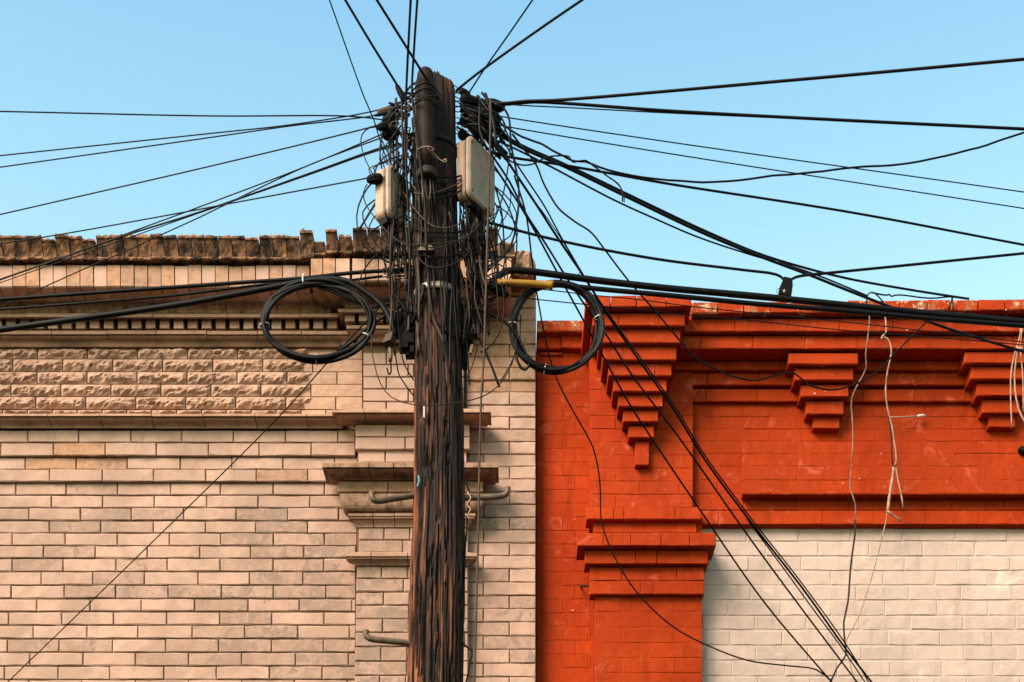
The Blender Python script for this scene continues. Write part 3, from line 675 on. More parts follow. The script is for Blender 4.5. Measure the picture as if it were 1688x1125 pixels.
# ------------------------------------------------------------------ wires
def interp_d(pts, d):
    if len(pts[0]) == 3: return [P(*p) for p in pts]
    L = [0]
    for a, b in zip(pts, pts[1:]): L.append(L[-1] + math.hypot(b[0]-a[0], b[1]-a[1]))
    out = []
    for p, l in zip(pts, L):
        t = l / L[-1]
        if len(d) == 2: dd = d[0] + (d[1]-d[0]) * t
        else:
            q = t * (len(d)-1); i = min(int(q), len(d)-2); dd = d[i] + (d[i+1]-d[i]) * (q-i)
        out.append(P(p[0], p[1], dd))
    return out
def wire(name, label, pts, d, t, mat='cable', e0=0, e1=0, cat='wire', group=None, n=6, parent=None, level=False, wob=0):
    q = interp_d(pts, d); dm = sum(-p.y for p in q) / len(q)
    if e1:
        v = (q[-1] - q[-2]).normalized()
        if level: q.append(q[-1] + v * .45)
        v = Vector((v.x, v.y, 0 if level else v.z)); q.append(q[-1] + v * e1)
    if e0:
        v = (q[0] - q[1]).normalized()
        if level: q.insert(0, q[0] + v * .45)
        v = Vector((v.x, v.y, 0 if level else v.z)); q.insert(0, q[0] + v * e0)
    sp = spline(q, .04)
    if wob: sp = [p + Vector((noise.noise(p*9), noise.noise(p*9 + Vector((5,5,5))), noise.noise(p*9 + Vector((9,1,3))))) * wob for p in sp]
    o = MB().tube(sp, t / 2 * (D - dm) / F, n).build(name, M[mat], parent, True)
    if parent is None: tag(o, label, cat, group)
    return o
OW = 'overhead_wire'
UP = 'wires running over the street from the pole top'
wire(OW, 'thin black wire leftmost of those leaving the top edge, left of the pole', [(543,0),(600,160),(617,200),(628,237),(638,264)], (2.5,2.12), 2.2, e0=6, level=True, group=UP)
wire(OW, 'thick black wire from the top edge ending in a sleeve left of the dome', [(569,0),(612,72),(655,141)], (2.55,2.1), 4, e0=6, level=True, group=UP)
wire(OW, 'thick black wire from the top edge crossing onto the round closure dome', [(621,0,2.55),(701,127,2.22),(712,143,2.15),(720,160,2.05)], (2.6,2.05), 4, e0=6, level=True, group=UP)
wire(OW, 'left one of two near-vertical black wires above the pole top', [(677,0),(671,120),(669,170),(668,240),(672,330),(676,420),(672,520)], (2.6,2.15,2.1,2.1,2.1), 4, e0=6, level=True, group=UP)
wire(OW, 'right one of two near-vertical black wires above the pole top', [(688,0),(682,90),(679,150),(684,200),(692,260),(700,330),(704,420)], (2.6,2.2,2.2,2.2,2.18), 4, e0=6, level=True, group=UP)
wire(OW, 'thick black wire rising to the top edge right of the pole, farthest right', [(752,150),(770,135),(800,112),(900,41),(960,0)], (2.05,2.6), 4, e1=6, level=True, group=UP)
wire(OW, 'thin black wire rising steeply to the top edge right of the pole', [(770,158),(800,112),(840,55),(878,0)], (2.05,2.6), 2.6, e1=6, level=True, group=UP)
RG = 'wires running right from the pole top'
wire(OW, 'thick black wire rising to the right edge, highest on the right', [(800,168),(822,171),(870,167),(910,166),(1300,133),(1688,98)], (2.0,2.36), 5, e1=8, group=RG)
wire(OW, 'thick black wire slightly descending to the right edge, second highest there', [(800,172),(822,173),(880,168.5),(920,170),(1100,183),(1400,199),(1688,213)], (2.0,1.96), 5, e1=8, group=RG)
wire(OW, 'thin black wire close beneath the second highest thick wire on the right', [(830,171),(845,173),(960,179),(1090,186),(1200,191)], (2.0,1.98), 2, e1=8, group=RG)
wire(OW, 'upper of two thin straight parallel wires sloping down to the right edge', [(800,188),(842,195),(1100,234),(1688,317)], (2.0,1.55), 2, e1=8, group=RG)
wire(OW, 'lower of two thin straight parallel wires sloping down to the right edge', [(800,202),(835,209),(1100,253),(1688,344)], (2.0,1.5), 2, e1=8, group=RG)
wire(OW, 'crooked black wire that dips then climbs to the right edge', [(815,195),(843,217),(860,226),(893,238),(910,249),(928,257),(945,265),(965,267),(985,276),(1040,289),(1100,297),(1160,301),(1300,288),(1340,284),(1410,277),(1500,269),(1600,247),(1688,219)], (2.0,1.95), 3.2, e1=6, group=RG, wob=.004)
wire(OW, 'short crooked wire twisted round the dipping one right of the pole', [(818,238),(825,250),(842,266),(862,273),(880,270),(893,263),(905,259),(925,257),(938,258),(944,267),(952,266),(966,265),(976,273),(990,283),(1004,293),(1018,303),(1025,315),(1026,333)], (2.0,2.0), 2.5, group=RG, wob=.003)
wire(OW, 'short hooked wire end dangling right of the twisted wires', [(1012,298),(1022,308),(1028,320),(1029,334)], (1.99,1.99), 2, group=RG)
wire(OW, 'black wire sloping gently down to the right edge under the crooked one', [(812,250),(826,256),(850,261),(920,271),(1000,285),(1100,303),(1400,350),(1688,404)], (2.0,1.2), 4, e1=6, group=RG)
wire(OW, 'thick black cable slanting down onto the red coping, upper of the pair', [(795,200),(820,217),(860,240),(935,273),(1050,328),(1160,380),(1250,418),(1320,440),(1400,460),(1500,478),(1570,489),(1597,493)], (2.0,.38), 4.2, group=RG)
wire(OW, 'thick black cable slanting past the strand to the red corbels, lower of the pair', [(795,205),(820,221),(860,244),(935,277),(1050,333),(1160,385),(1250,422),(1330,452),(1400,480),(1480,511),(1560,541),(1640,566),(1688,580)], (2.0,1.2), 4.6, e1=3, group=RG)
wire(OW, 'black wire joining the thick slanting pair from below near its middle', [(800,225),(835,239),(900,271),(1012,330),(1080,361),(1150,391),(1240,421),(1300,438),(1350,455),(1430,488)], (2.0,.55), 3, group=RG)
wire(OW, 'black wire from the cream box down to the black hanger clamp', [(785,358),(800,365),(820,371),(900,392),(1000,413),(1100,430),(1230,446),(1280,453),(1291,460),(1294,468)], (2.0,1.82), 4.3, group=RG)
wire(OW, 'black wire from the hanger clamp rising to the right edge', [(1302,470),(1306,460),(1322,455),(1360,451),(1500,437),(1688,418)], (1.82,1.4), 4.3, e1=6, group=RG)
LG = 'wires running left from the pole top'
wire(OW, 'thin black nearly level wire, highest at the left edge', [(0,184),(350,191.5),(575,192),(630,198),(650,204)], (2.07,2.0), 2.3, e0=8, group=LG)
wire(OW, 'upper wire of the close pair second from the top at the left edge', [(0,257),(350,220),(479,206),(622,182),(655,170)], (1.93,2.0), 2.1, e0=8, group=LG)
wire(OW, 'lower wire of the close pair second from the top at the left edge', [(0,276),(350,226.5),(479,208),(617,191),(650,183)], (1.88,2.0), 2.1, e0=8, group=LG)
wire(OW, 'lone thin wire sloping to the left edge well below the close pair', [(0,354),(350,273.5),(600,213),(625,206)], (1.5,2.0), 2.3, e0=8, group=LG)
wire(OW, 'thin wire slanting down left over the coping, highest of the fan', [(0,462),(140,412),(213,384),(330,341),(511,272),(629,222),(648,214)], (1.0,2.0), 2.2, e0=5, group=LG)
wire(OW, 'thin wire slanting down left over the coping, lowest of the fan', [(45,486),(163,433),(204,416),(271,385),(330,358),(422,313),(513,271),(633,226),(650,220)], (.6,2.0), 2.2, e0=.6, group=LG)
wire(OW, 'thicker doubled wire slanting down left over the coping in the fan', [(0,461),(80,433),(208,388),(329,350),(511,286),(626,245),(658,237)], (1.0,2.0), 3, e0=5, group=LG)
wire(OW, 'thin wire just below the doubled wire, sharing its clamp at the pole', [(230,386),(330,351),(511,288),(626,248),(660,240)], (1.2,2.0), 1.8, group=LG, e0=4)
wire(OW, 'thin wire from the dark oval clamp by the left box to the left edge', [(0,402),(92,388),(299,351),(394,333),(606,294)], (1.2,2.05), 2.2, e0=5, group=LG)
wire(OW, 'straight dark cable from the left box down behind the crumbling coping', [(655,277),(652,282),(623,329),(592,379)], (2.1,2.05,1.0,.3), 4, cat='cable')
wire(OW, 'long thin diagonal wire across the tan wall to the lower left', [(645,486),(600,534),(540,598),(460,687),(250,895),(0,1137)], (1.95,.15), 2.1, e0=.05, e1=.2)
MC = 'main cables along the street'
wire('main_cable', 'upper thick black cable from the pole to the left edge', [(0,494),(200,480),(400,466),(500,459),(578,450.5),(640,447),(668,449)], (1.95,1.98), 6, e0=8, cat='cable', group=MC, n=8)
wire('main_cable', 'thinner black cable between the two thick ones at left', [(0,510.5),(150,499),(294,487),(381,476),(430,470),(480,465.5),(560,464),(640,455),(668,455)], (1.9,1.97), 4, e0=8, cat='cable', group=MC, n=8)
wire('main_cable', 'thickest black cable from the left edge bending down beside the pole over the coil', [(0,544),(294,502.5),(400,483.5),(460,472),(505,464),(545,460.5),(575,465),(600,480),(629,503),(645,532),(655,556)], (1.9,2.03), 9.5, e0=8, cat='cable', group=MC, n=10)
wire('main_cable', 'upper thick black strand from the pole to the right edge', [(806,478),(815,462),(832,449),(845,446),(995,464),(1100,475.5),(1250,489),(1390,503),(1530,517),(1688,531)], (2.0,1.74), 10, e1=8, cat='cable', group=MC, n=10)
wire('main_cable', 'lower thick black strand from the yellow sleeve to the right edge', [(806,465),(822,465),(910,469.5),(1000,478),(1100,487),(1250,501.5),(1390,512.5),(1530,525),(1688,537.5)], (2.02,1.76), 7.5, e1=8, cat='cable', group=MC, n=10)
wire('main_cable', 'thin black wire lashed between the two thick right strands', [(1200,489),(1300,498),(1390,507),(1530,521),(1688,534)], (1.86,1.72), 3, e1=8, cat='cable', group=MC)
o = MB().tube([P(x_, y_, 2.03) for x_, y_ in ((820,465.5),(840,466),(870,467.5),(900,469.5),(908,470.5),(911.5,471))], [r*.0027 for r in (4.8,4.8,5,5.6,6.6,7.2)], 14).build('cable_sleeve', M['yellow'], None, True); tag(o, 'yellow plastic sleeve round the strand right of the pole', 'cable sleeve')
UG = 'hair-thin lines under the right strands'
wire('thin_line', 'lower hair-thin line crossing the red cornice under the strands', [(806,480),(844,489),(886,494),(983,504),(1130,519),(1250,530),(1378,543.5),(1513,554),(1676,568)], (2.0,1.5), 1.7, e1=5, group=UG)
wire('thin_line', 'upper hair-thin line crossing the red coping under the strands', [(820,471),(890,477),(977,487),(1052,494),(1144,506),(1300,522),(1392,531),(1676,563)], (2.0,1.5), 1.7, e1=5, group=UG)
DG = 'drop wires slanting down across the red building'
da = [(800,250),(818,279),(857,339),(885,387),(921,454),(977,556),(1040,670),(1073,721),(1152,838),(1259,992),(1371,1125)]
wire('drop_wire', 'lowest of the straight drop wires slanting across the red pilaster', da, (2.0,.25), 3.2, e1=.25, group=DG)
wire('drop_wire', 'second lowest straight drop wire slanting across the red pilaster', [(800,240),(815,262),(840,300),(866,351),(898,400),(932,455),(962,500),(1002,556),(1040,616),(1124,728),(1227,875),(1306,983),(1413,1125)], (2.0,.25), 3.2, e1=.25, group=DG)
dc = [(820,240),(838,268),(859,300),(885,339),(917,389),(967,463),(1002,520),(1059,602),(1109,673),(1162,758),(1237,860),(1325,973),(1395,1071),(1437,1125)]
wire('drop_wire', 'thicker drop wire of the joined pair over the stepped corbels', dc, (2.0,.25), 3.8, e1=.25, group=DG)
wire('drop_wire', 'thinner drop wire running along the upper side of the joined pair', [(830,232),(850,268),(871,300),(898,341),(921,384),(960,451),(992,502),(1006,522),(1064,602),(1115,675),(1160,748),(1239,856),(1322,962),(1398,1068),(1432,1125)], (2.0,.27), 2.6, e1=.25, group=DG)
wire('drop_wire', 'faint drop wire splitting from the joined pair over the cream wall', [(1231,856),(1290,935),(1340,1004),(1384,1063),(1426,1125)], (.72,.25), 2.2, e1=.2, group=DG)
wire('drop_wire', 'thin wire with a hooked tip beside the drop wires under the sky', [(880,332),(892,346),(935,410),(954,444),(956,450),(953,453)], (1.97,1.8), 1.6)
wire('drop_wire', 'loose wire curving off the pole and looping across the red cornice', [(845,222),(862,244),(884,272),(895,300),(907,323),(921,344),(948,366),(976,385),(997,412),(1036,463),(1080,513),(1116,556),(1144,588),(1180,609),(1220,624),(1250,627),(1286,616.5),(1310,616),(1332,634),(1367,643),(1399,638),(1442,616),(1477,581),(1527,531)], (2.0,.85,.5,.4,.32), 2.8, 'cable')
wire('drop_wire', 'loose wire falling over the red side strip then curving to the lower right', [(848,290),(855,312),(867,353),(876,421),(880,455),(886,490),(903,577),(917,623),(942,673),(977,737),(987,780),(990,815),(991,857),(1006,903),(1038,961),(1071,1000),(1113,1036),(1168,1065),(1233,1089),(1300,1098),(1345,1104),(1371,1123)], (2.0,.9,.5,.3,.3), 2.8)
LP = 'loops hanging right of the cream box'
wire('cable_loop', 'black loop hanging widest right of the cream box against the sky', [(815,172),(827,176),(837,189),(841,210),(842,237),(851,281),(855,308),(855,335),(851,371),(843,403),(827,426),(804,439),(785,436)], (2.02,1.95), 3.4, cat='cable', group=LP)
wire('cable_loop', 'black cable descending beside the cream box edge then bending left', [(828,205),(838,225),(841,240),(838,272),(827,330),(814,364),(804,390),(798,420)], (2.02,1.98), 2.6, cat='cable', group=LP)
wire('cable_loop', 'thin black cable from below the cream box over the stone parapet end', [(800,342),(808,357),(820,382),(832,414),(834,445),(828,470),(818,480)], (2.02,2.0), 2.3, cat='cable', group=LP)
wire('cable_loop', 'small black bow arching from the cable mass beside the box top', [(806,180),(822,190),(832,205),(832,216),(820,226),(812,236)], (2.02,2.02), 3, cat='cable', group=LP)
wire('drop_cable', 'long brown-grey cable hanging right of the pole down to the bottom edge', [(808,163),(808.5,167),(807.5,252),(805,340),(801,480),(797,600),(793,660),(788,891),(782,1125)], (2.2,2.15,2.1,2.05), 3.8, 'cable_grey', e1=.6, cat='cable')
wire('drop_cable', 'black cable clinging to the right edge of the lower pole', [(758,640),(762,740),(765,788),(773,809),(769,875),(766,925),(764,990),(763,1061),(778,1073),(775,1092),(769,1123)], (2.05,2.02), 3, e1=.5, cat='cable')
wire('drop_cable', 'pale twisted wire wound round the right step bolt', [(770,812),(776,822),(770,832),(776,840),(771,850),(775,858)], (2.06,2.06), 2.2, 'pale', wob=.003)
wire('drop_wire', 'thin wire loop sagging in front of the pole below the coils', [(612,520),(612,545),(613,575),(617,600),(627,632),(645,655),(682,667.5),(729,667.5),(793,655),(821,637),(844,600),(850,575),(851,540)], (1.98,2.1,2.2,2.2,2.1,1.98), 1.9, 'cable_dusty')
wire('drop_wire', 'thin dark wire curving into the left edge of the pole, lower of two', [(640,440),(646,520),(654,600),(659,621),(682,653)], (2.05,2.05), 2.2)
wire('drop_wire', 'thin dark wire curving into the left edge of the pole, upper of two', [(650,430),(657,540),(666,600),(682,627)], (2.05,2.05), 2.2)
wire('drop_wire', 'small thin bow left of the pole between the two clamps', [(630,210),(609,211),(597,222),(595,237),(603,265),(617,292)], (2.04,2.08), 2)
wire('drop_wire', 'thin wire from the oval clamp curving under the box and across the pole', [(605,304),(599,318),(603,337),(626,369),(650,393),(668,403),(682,405),(709,403),(752,398),(773,388),(790,371)], (2.05,2.12,2.2,2.2,2.08), 2, 'cable_dusty')
wire('drop_cable', 'stiff black cable end pointing down right below the pole hardware', [(790,558),(798.5,576),(812,608),(823,638)], (2.02,2.02), 4, cat='cable')
wire('drop_cable', 'short thin wire hanging beside the right connector block', [(787,568),(783,590),(775,612),(770,624)], (2.04,2.04), 2, cat='wire')

# ---- coils
def coil(label, cx_, cy_, rx, ry, d, n, thick, ties, tail, seed, squash):
    c = tag(empty('cable_coil', P(cx_, cy_, d)), label, 'cable coil'); r = random.Random(seed)
    for i in range(n):
        pts = []; ox, oy = r.uniform(-1, 1) * thick, r.uniform(-1, 1) * thick; dd = d + r.uniform(-.02, .02); ph = r.uniform(0, 6)
        for k in range(49):
            a = 2 * math.pi * k / 48; w_ = squash * max(0, math.cos(a + R(48))) ** 3 * (i - n/2) / n * 2
            s = 1 + .016 * math.sin(2*a + ph) + .008 * math.sin(5*a + 2*ph)
            pts.append(P(cx_ + (rx*s + ox - w_ * 10) * math.cos(a) , cy_ + (ry*s + oy + w_ * 4) * math.sin(a), dd + .012*math.sin(3*a+ph)))
        MB().tube(spline(pts, .05), (2.9 + .4*(i % 2)) * (D-d)/F, 8, False).build('strand', M['cable'], c, True)
    for tx, ty in ties:
        a = math.atan2((ty - cy_)/ry, (tx - cx_)/rx); t = Vector((-math.sin(a)*rx, 0, -math.cos(a)*ry)).normalized()
        o_ = P(cx_ + rx*math.cos(a), cy_ + ry*math.sin(a), d); rad = (thick + 2.6) * (D-d)/F
        nrm = Vector((t.z, 0, -t.x)); ring_ = [o_ + (nrm*math.cos(b)*1.0 + Vector((0,1,0))*math.sin(b)) * rad for b in [2*math.pi*q/16 for q in range(17)]]
        MB().tube(ring_, .0028, 6, False).build('zip_tie', M['tie'], c, True)
    return c
coil('coil of black cable with white zip ties left of the pole', 524, 530, 88, 63, 2.0, 8, 5.0, [(436.5,536.5),(601,554),(522,591.6)], None, 3, 1.0)
coil('coil of black cable with white zip ties right of the pole', 917, 539.5, 72, 72, 1.98, 7, 4.4, [(845.5,535),(987,524),(898,610)], None, 5, .4)
wire('coil_tail', 'black tail from the left coil running up to the pole hardware', [(560,578),(585,560),(604,542),(633,522),(655,508),(676,498)], (2.0,2.02), 4.4, cat='cable')
wire('coil_tail', 'black cable crossing the top right of the left coil, outer one', [(525,474),(545,480),(575,494),(598,504),(608,520),(610,540),(605,553)], (2.0,2.0), 4.6, cat='cable')
wire('coil_tail', 'black cable crossing the top right of the left coil, inner one', [(500,466),(530,470),(560,482),(585,497),(612,507),(630,505),(650,498)], (2.01,2.0), 4.6, cat='cable')
wire('coil_tail', 'black cable from the pole drooping into a small hook on the right coil', [(785,508),(800,515),(829,529),(848,547),(862,572),(871,594),(871,605),(864,610),(855,600),(849,582)], (2.02,2.0), 4.2, cat='cable')
wire('coil_tail', 'thin slack wire from the hook of the right coil back to the pole', [(858,520),(857,560),(850,580),(842,600),(826,628)], (1.97,2.0), 2, cat='wire')
wire('zip_tie', 'white zip tie joining the two left cables above the coil', [(501,452),(499,458),(500,466)], (2.02,2.02), 3.2, 'tie', cat='zip tie')

# ---- hardware lumps
def lump(name, label, cat, pts, rs, mat, group=None, n=10, sq=1.0):
    q = [P(*p) for p in pts]; o = MB().tube(q, [r * (D-2.0)/F for r in rs], n).build(name, M[mat], None, False); return tag(o, label, cat, group)
def clamp(label, a, b, w, mat='black', group='dead-end clamps at the pole top', tail=None):
    A, B = P(*a), P(*b); c = tag(empty('wire_clamp', (A+B)/2), label, 'clamp', group); t = (B-A); L = t.length; t.normalize()
    k = (D-2.0)/F; pts = [A + t*L*s for s in (0,.04,.18,.5,.8,.96,1)]
    MB().tube(pts, [w*k*s for s in (.25,.5,.8,1,.95,.7,.35)], 8).build('body', M[mat], c)
    MB().tube(spline([B - t*L*.1, B + t*.03 + Vector((0,0,.012)), B + t*.055, B + t*.03 - Vector((0,0,.012)), B - t*L*.1], .01), .0022, 6).build('bail', M['steel'], c, True)
    return c
clamp('grey wedge clamp on the close pair of wires left of the pole', (622,186,2.0), (647,181,2.0), 5.5, 'cable_grey')
clamp('slim dark clamp just under the grey wedge clamp', (616,191,2.02), (640,187,2.02), 2.6)
clamp('large black rounded clamp, upper of two left of the pole', (630,204,2.0), (656,196,2.0), 12)
clamp('large black rounded clamp, lower of two left of the pole', (630,223,2.0), (657,217,2.0), 11.5)
clamp('small black clamp tucked left of the two large rounded ones', (621,211,2.05), (640,207,2.05), 6.5)
clamp('dark oval clamp hanging in front of the left terminal box', (604,297,2.1), (631,294,2.1), 8)
clamp('black sleeve on the thick wire upper left of the pole', (653,139,2.1), (667,167,2.1), 5)
CG = 'clamps in the black mass right of the pole'
cl = random.Random(11)
cpos = [(788,186,826,200,12),(772,200,806,222,12),(760,175,786,188,12),(796,172,832,178,10),(758,165,792,170,9),(765,180,800,178,9),(775,192,812,196,10),(760,200,790,206,9),(795,205,822,214,8),(780,215,812,224,9),(757,220,775,232,8),(800,226,822,238,6),(768,236,790,228,6),(758,150,775,158,6)]
for i, (a0, b0, a1, b1, w_) in enumerate(cpos):
    clamp('black clamp in the dense black mass right of the pole top', (a1, b1, 1.98 + cl.uniform(-.07,.03)), (a0, b0, 1.98 + cl.uniform(-.07,.03)), w_, 'black', CG)
# wires inside the black mass
for i in range(26):
    x0, y0 = cl.uniform(752, 800), cl.uniform(150, 215); x1, y1 = cl.uniform(795, 838), cl.uniform(195, 265); dd = cl.uniform(1.9, 2.08)
    wire('tangled_wire', 'short black wire in the knot beside the pole top, above the cream box', [(x0,y0),((x0+x1)/2+cl.uniform(-10,10),(y0+y1)/2+cl.uniform(-12,12)),(x1,y1)], (dd,dd+cl.uniform(-.04,.04)), cl.uniform(2.6,5.5), 'cable', group='knot of short wires above the cream box')
for i in range(20):
    x0, y0 = cl.uniform(640, 672), cl.uniform(150, 250); x1, y1 = cl.uniform(668, 692), y0 + cl.uniform(-30, 30); dd = cl.uniform(1.95, 2.08)
    wire('tangled_wire', 'short black wire in the knot between the left clamps and the pole top', [(x0,y0),((x0+x1)/2+cl.uniform(-6,6),(y0+y1)/2+cl.uniform(-10,10)),(x1,y1)], (dd,dd+cl.uniform(-.04,.04)), cl.uniform(2,4.6), 'cable', group='knot of short wires left of the pole top')
# hanger clamp on the strand
hc = tag(empty('hanger_clamp', P(1297, 474, 1.82)), 'black hanger clamp standing on the strand over the red coping', 'clamp')
a = P(1284, 492, 1.82); k_ = (D-1.82)/F
poly = [(1293,456),(1306,459),(1307,470),(1304,493),(1300,493),(1300,485),(1292,487),(1286,481),(1286,472)]
MB().prism([P(x_, y_, 1.84) for x_, y_ in poly], None, (0, .04, 0)).build('body', M['black'], hc)
MB().tube([P(1292.5,479.5,1.845), P(1292.5,479.5,1.835)], .006, 10).build('bolt', M['tie'], hc)
MB().tube(spline([P(1288,475,1.83), P(1281,477,1.83), P(1281,483,1.83), P(1285,489,1.83), P(1284,492,1.83)], .01), .0016, 6).build('tie_wire', M['steel'], hc, True)
MB().tube(spline([P(1296,491,1.84), P(1300,497,1.85), P(1305,500,1.85), P(1296,501,1.85)], .01), .003, 6).build('strap', M['tie'], hc, True)
# connector blocks either side of the pole
def block(label, x0, y0, x1, y1, d, lumps):
    b = tag(empty('connector_block', P((x0+x1)/2, (y0+y1)/2, d)), label, 'connector block'); r = random.Random(int(x0))
    for i, (a0, b0, a1, b1) in enumerate(lumps):
        A, B = P(a0, b1, d), P(a1, b0, d); q = r.uniform(-.015, .02); mb = MB(); bv = .004
        vv = []
        for y_, s in ((-d - q, bv), (-d - q + bv, 0), (-d + .04, 0)):
            vv += [(A.x+s, y_, A.z+s), (B.x-s, y_, A.z+s), (B.x-s, y_, B.z-s), (A.x+s, y_, B.z-s)]
        mb.add(vv, [(0,1,2,3)] + [(k*4+i2, (k+1)*4+i2, (k+1)*4+(i2+1) % 4, k*4+(i2+1) % 4) for k in range(2) for i2 in range(4)]).build('module', M['black'], b)
    return b
block('black stacked connector block left of the pole under the steel band', 645, 500, 684, 590, 2.03, [(660,500,684,512),(655,510,680,524),(646,516,662,534),(664,524,684,548),(648,536,666,552),(660,550,684,568),(658,566,674,576),(668,572,676,585),(676,572,684,585)])
block('black connector block right of the pole under the steel band', 758, 495, 800, 600, 2.0, [(757,500,782,512),(764,512,794,532),(760,530,790,552),(762,550,780,572),(758,570,770,602)])
mb = MB(); A = P(773, 582, 2.08); B = P(778, 568, 2.08); mb.prism([A, A + Vector((.012,0,.002)), B + Vector((.006,0,0)), B - Vector((.006,0,.002))], None, (0,.02,0)); tag(mb.build('metal_latch', M['steel'], None), 'small bright metal latch on the right connector block', 'latch')
hb = tag(empty('hook_unit', P(640, 572, 2.1)), 'small grey box with a hook dangling left of the pole', 'hook')
A = P(640, 566, 2.1); mb = MB(); mb.prism([A + Vector((-.024,-.02,-.010)), A + Vector((.014,-.03,.0)), A + Vector((.022,-.03,.034)), A + Vector((-.010,-.02,.026))], None, (.012,.05,-.004)); mb.build('housing', M['cable_grey'], hb)
MB().tube(spline([P(642,574,2.1), P(644,585,2.1), P(643,596,2.1)], .01), [.011,.0105,.010,.0095,.009,.0085,.008,.0075,.007][:len(spline([P(642,574,2.1), P(644,585,2.1), P(643,596,2.1)], .01))] if False else .009, 8).build('clevis', M['steel'], hb, True)
MB().tube(spline([P(643,594,2.11), P(644.5,606,2.11), P(644,615,2.11), P(641,617,2.11), P(639,612,2.11), P(638,607,2.11)], .006), .0038, 8).build('hook', M['cable'], hb, True)
MB().tube(spline([P(641,556,2.1), P(643,540,2.1), P(646,500,2.08)], .02), .004, 6).build('suspension_wire', M['cable_grey'], hb, True)

# ---- hanging stripped wires over the red facade
HG = 'loose old wires hanging over the red facade'
wire('hanging_wire', 'pale twisted wire hanging from the strand down to the cream wall, left one', [(1433,500),(1433,521),(1431,553),(1427,585),(1428,607),(1415.5,631.5),(1404,656),(1405.6,699),(1405,749),(1402,784),(1402,806),(1410,831),(1409.5,860)], (.36,.30), 2.5, 'twine', group=HG, wob=.003)
wire('hanging_wire', 'dark lower run of the left hanging wire over the cream wall', [(1409.5,858),(1410,873),(1402.5,932),(1397.6,994),(1391,1026),(1393,1062),(1394,1081),(1380,1101),(1370,1123)], (.30,.25), 3.0, 'cable_dusty', e1=.1, group=HG)
wire('hanging_wire', 'pale thick hooked wire hanging over the red raised panel', [(1458,498),(1459,521),(1461,548),(1455,554),(1452,559),(1458,556),(1466,563),(1469.6,582),(1463.5,610),(1460,642),(1462.5,671),(1470,703),(1474,728),(1477.8,760),(1474,768)], (.36,.24), 2.8, 'pale', group=HG, wob=.002)
wire('hanging_wire', 'dark strand beside the pale hooked wire above its frayed end', [(1461,655),(1466,690),(1469,720),(1470,745),(1472,768)], (.27,.24), 2.4, 'cable_dusty', group=HG)
fy = tag(empty('frayed_wire', P(1468, 810, .22)), 'frayed pale wire end with splayed strips below the raised panel', 'wire', HG)
for pts, t in (([(1474,766),(1471,790),(1466,820),(1463,846)], 5), ([(1463,843),(1474,851),(1486,860)], 3.4), ([(1476,768),(1481,795),(1485,812),(1489,838)], 2.8)):
    wire('strip', None, pts, (.23,.2), t, 'pale', parent=fy)
wire('hanging_wire', 'hair-thin tan wire from the frayed end down the cream wall', [(1462,846),(1461,856),(1452,895),(1441,938),(1415.5,1016),(1394,1062),(1400,1090),(1409,1123)], (.20,.12), 1.9, 'pale', e1=.1, group=HG)
wire('wire_stub', 'short pale stub with a white blob sticking from the red wall', [(1467,688),(1485,688),(1500,687),(1512,686)], (.1,.06), 2.2, 'pale')
o = MB().tube([P(1511,686.5,.06), P(1514,686,.065), P(1521,685.5,.065), P(1527,686,.06)], [.003,.008,.009,.004], 8).build('plaster_blob', M['tie'], None, True); tag(o, 'white blob stuck on the red wall at the end of the stub', 'blob')
wire('hanging_wire', 'pale wire hanging at the right edge over the corbels, left strand', [(1683,538),(1680,560),(1673,582),(1667,612),(1666,650),(1668,706)], (.36,.3), 2.4, 'pale', group=HG)
wire('hanging_wire', 'pale wire hanging at the right edge over the corbels, middle strand', [(1676,580),(1673,612),(1673,640),(1679,675),(1690,697)], (.34,.3), 3, 'pale', group=HG, e1=.2)
wire('hanging_wire', 'pale wire hanging at the right edge over the corbels, right strand', [(1685,540),(1682,570),(1686,620),(1687,680)], (.36,.3), 2.4, 'pale', group=HG)
o = MB().tube([P(1672,577,.37), P(1676,576,.38), P(1684,576,.38), P(1687,577,.37)], [.004,.012,.012,.005], 8).build('junction_knot', M['pale'], None, True); tag(o, 'pale knot where wires meet at the right edge', 'wire knot')
wire('roof_wire', 'small black wire arch over the red coping under the slanting cables', [(1428,508),(1430,487),(1437,482),(1446,487),(1457,500)], (.38,.38), 2.4)
wire('roof_wire', 'thin knotted wire lying along the red coping', [(1437,482.6),(1460,487),(1466,486),(1470,489),(1475,487),(1489,487),(1532,492),(1570,489)], (.38,.36), 2.6)
wire('roof_wire', 'short wire tying the slanting cable to the red coping', [(1572,488),(1569,495),(1564,510)], (.36,.36), 2.6)
wire('roof_wire', 'second short tie leaning beside the first on the red coping', [(1568,489),(1571,500),(1571,511)], (.36,.36), 2)
o = MB().tube([P(1682,740,.06), P(1684,742,.12), P(1690,745,.13), P(1700,745,.1)], [.012,.022,.022,.012], 10).build('wall_knob', M['black'], None, True); tag(o, 'dark round knob on the red wall at the right edge', 'knob')

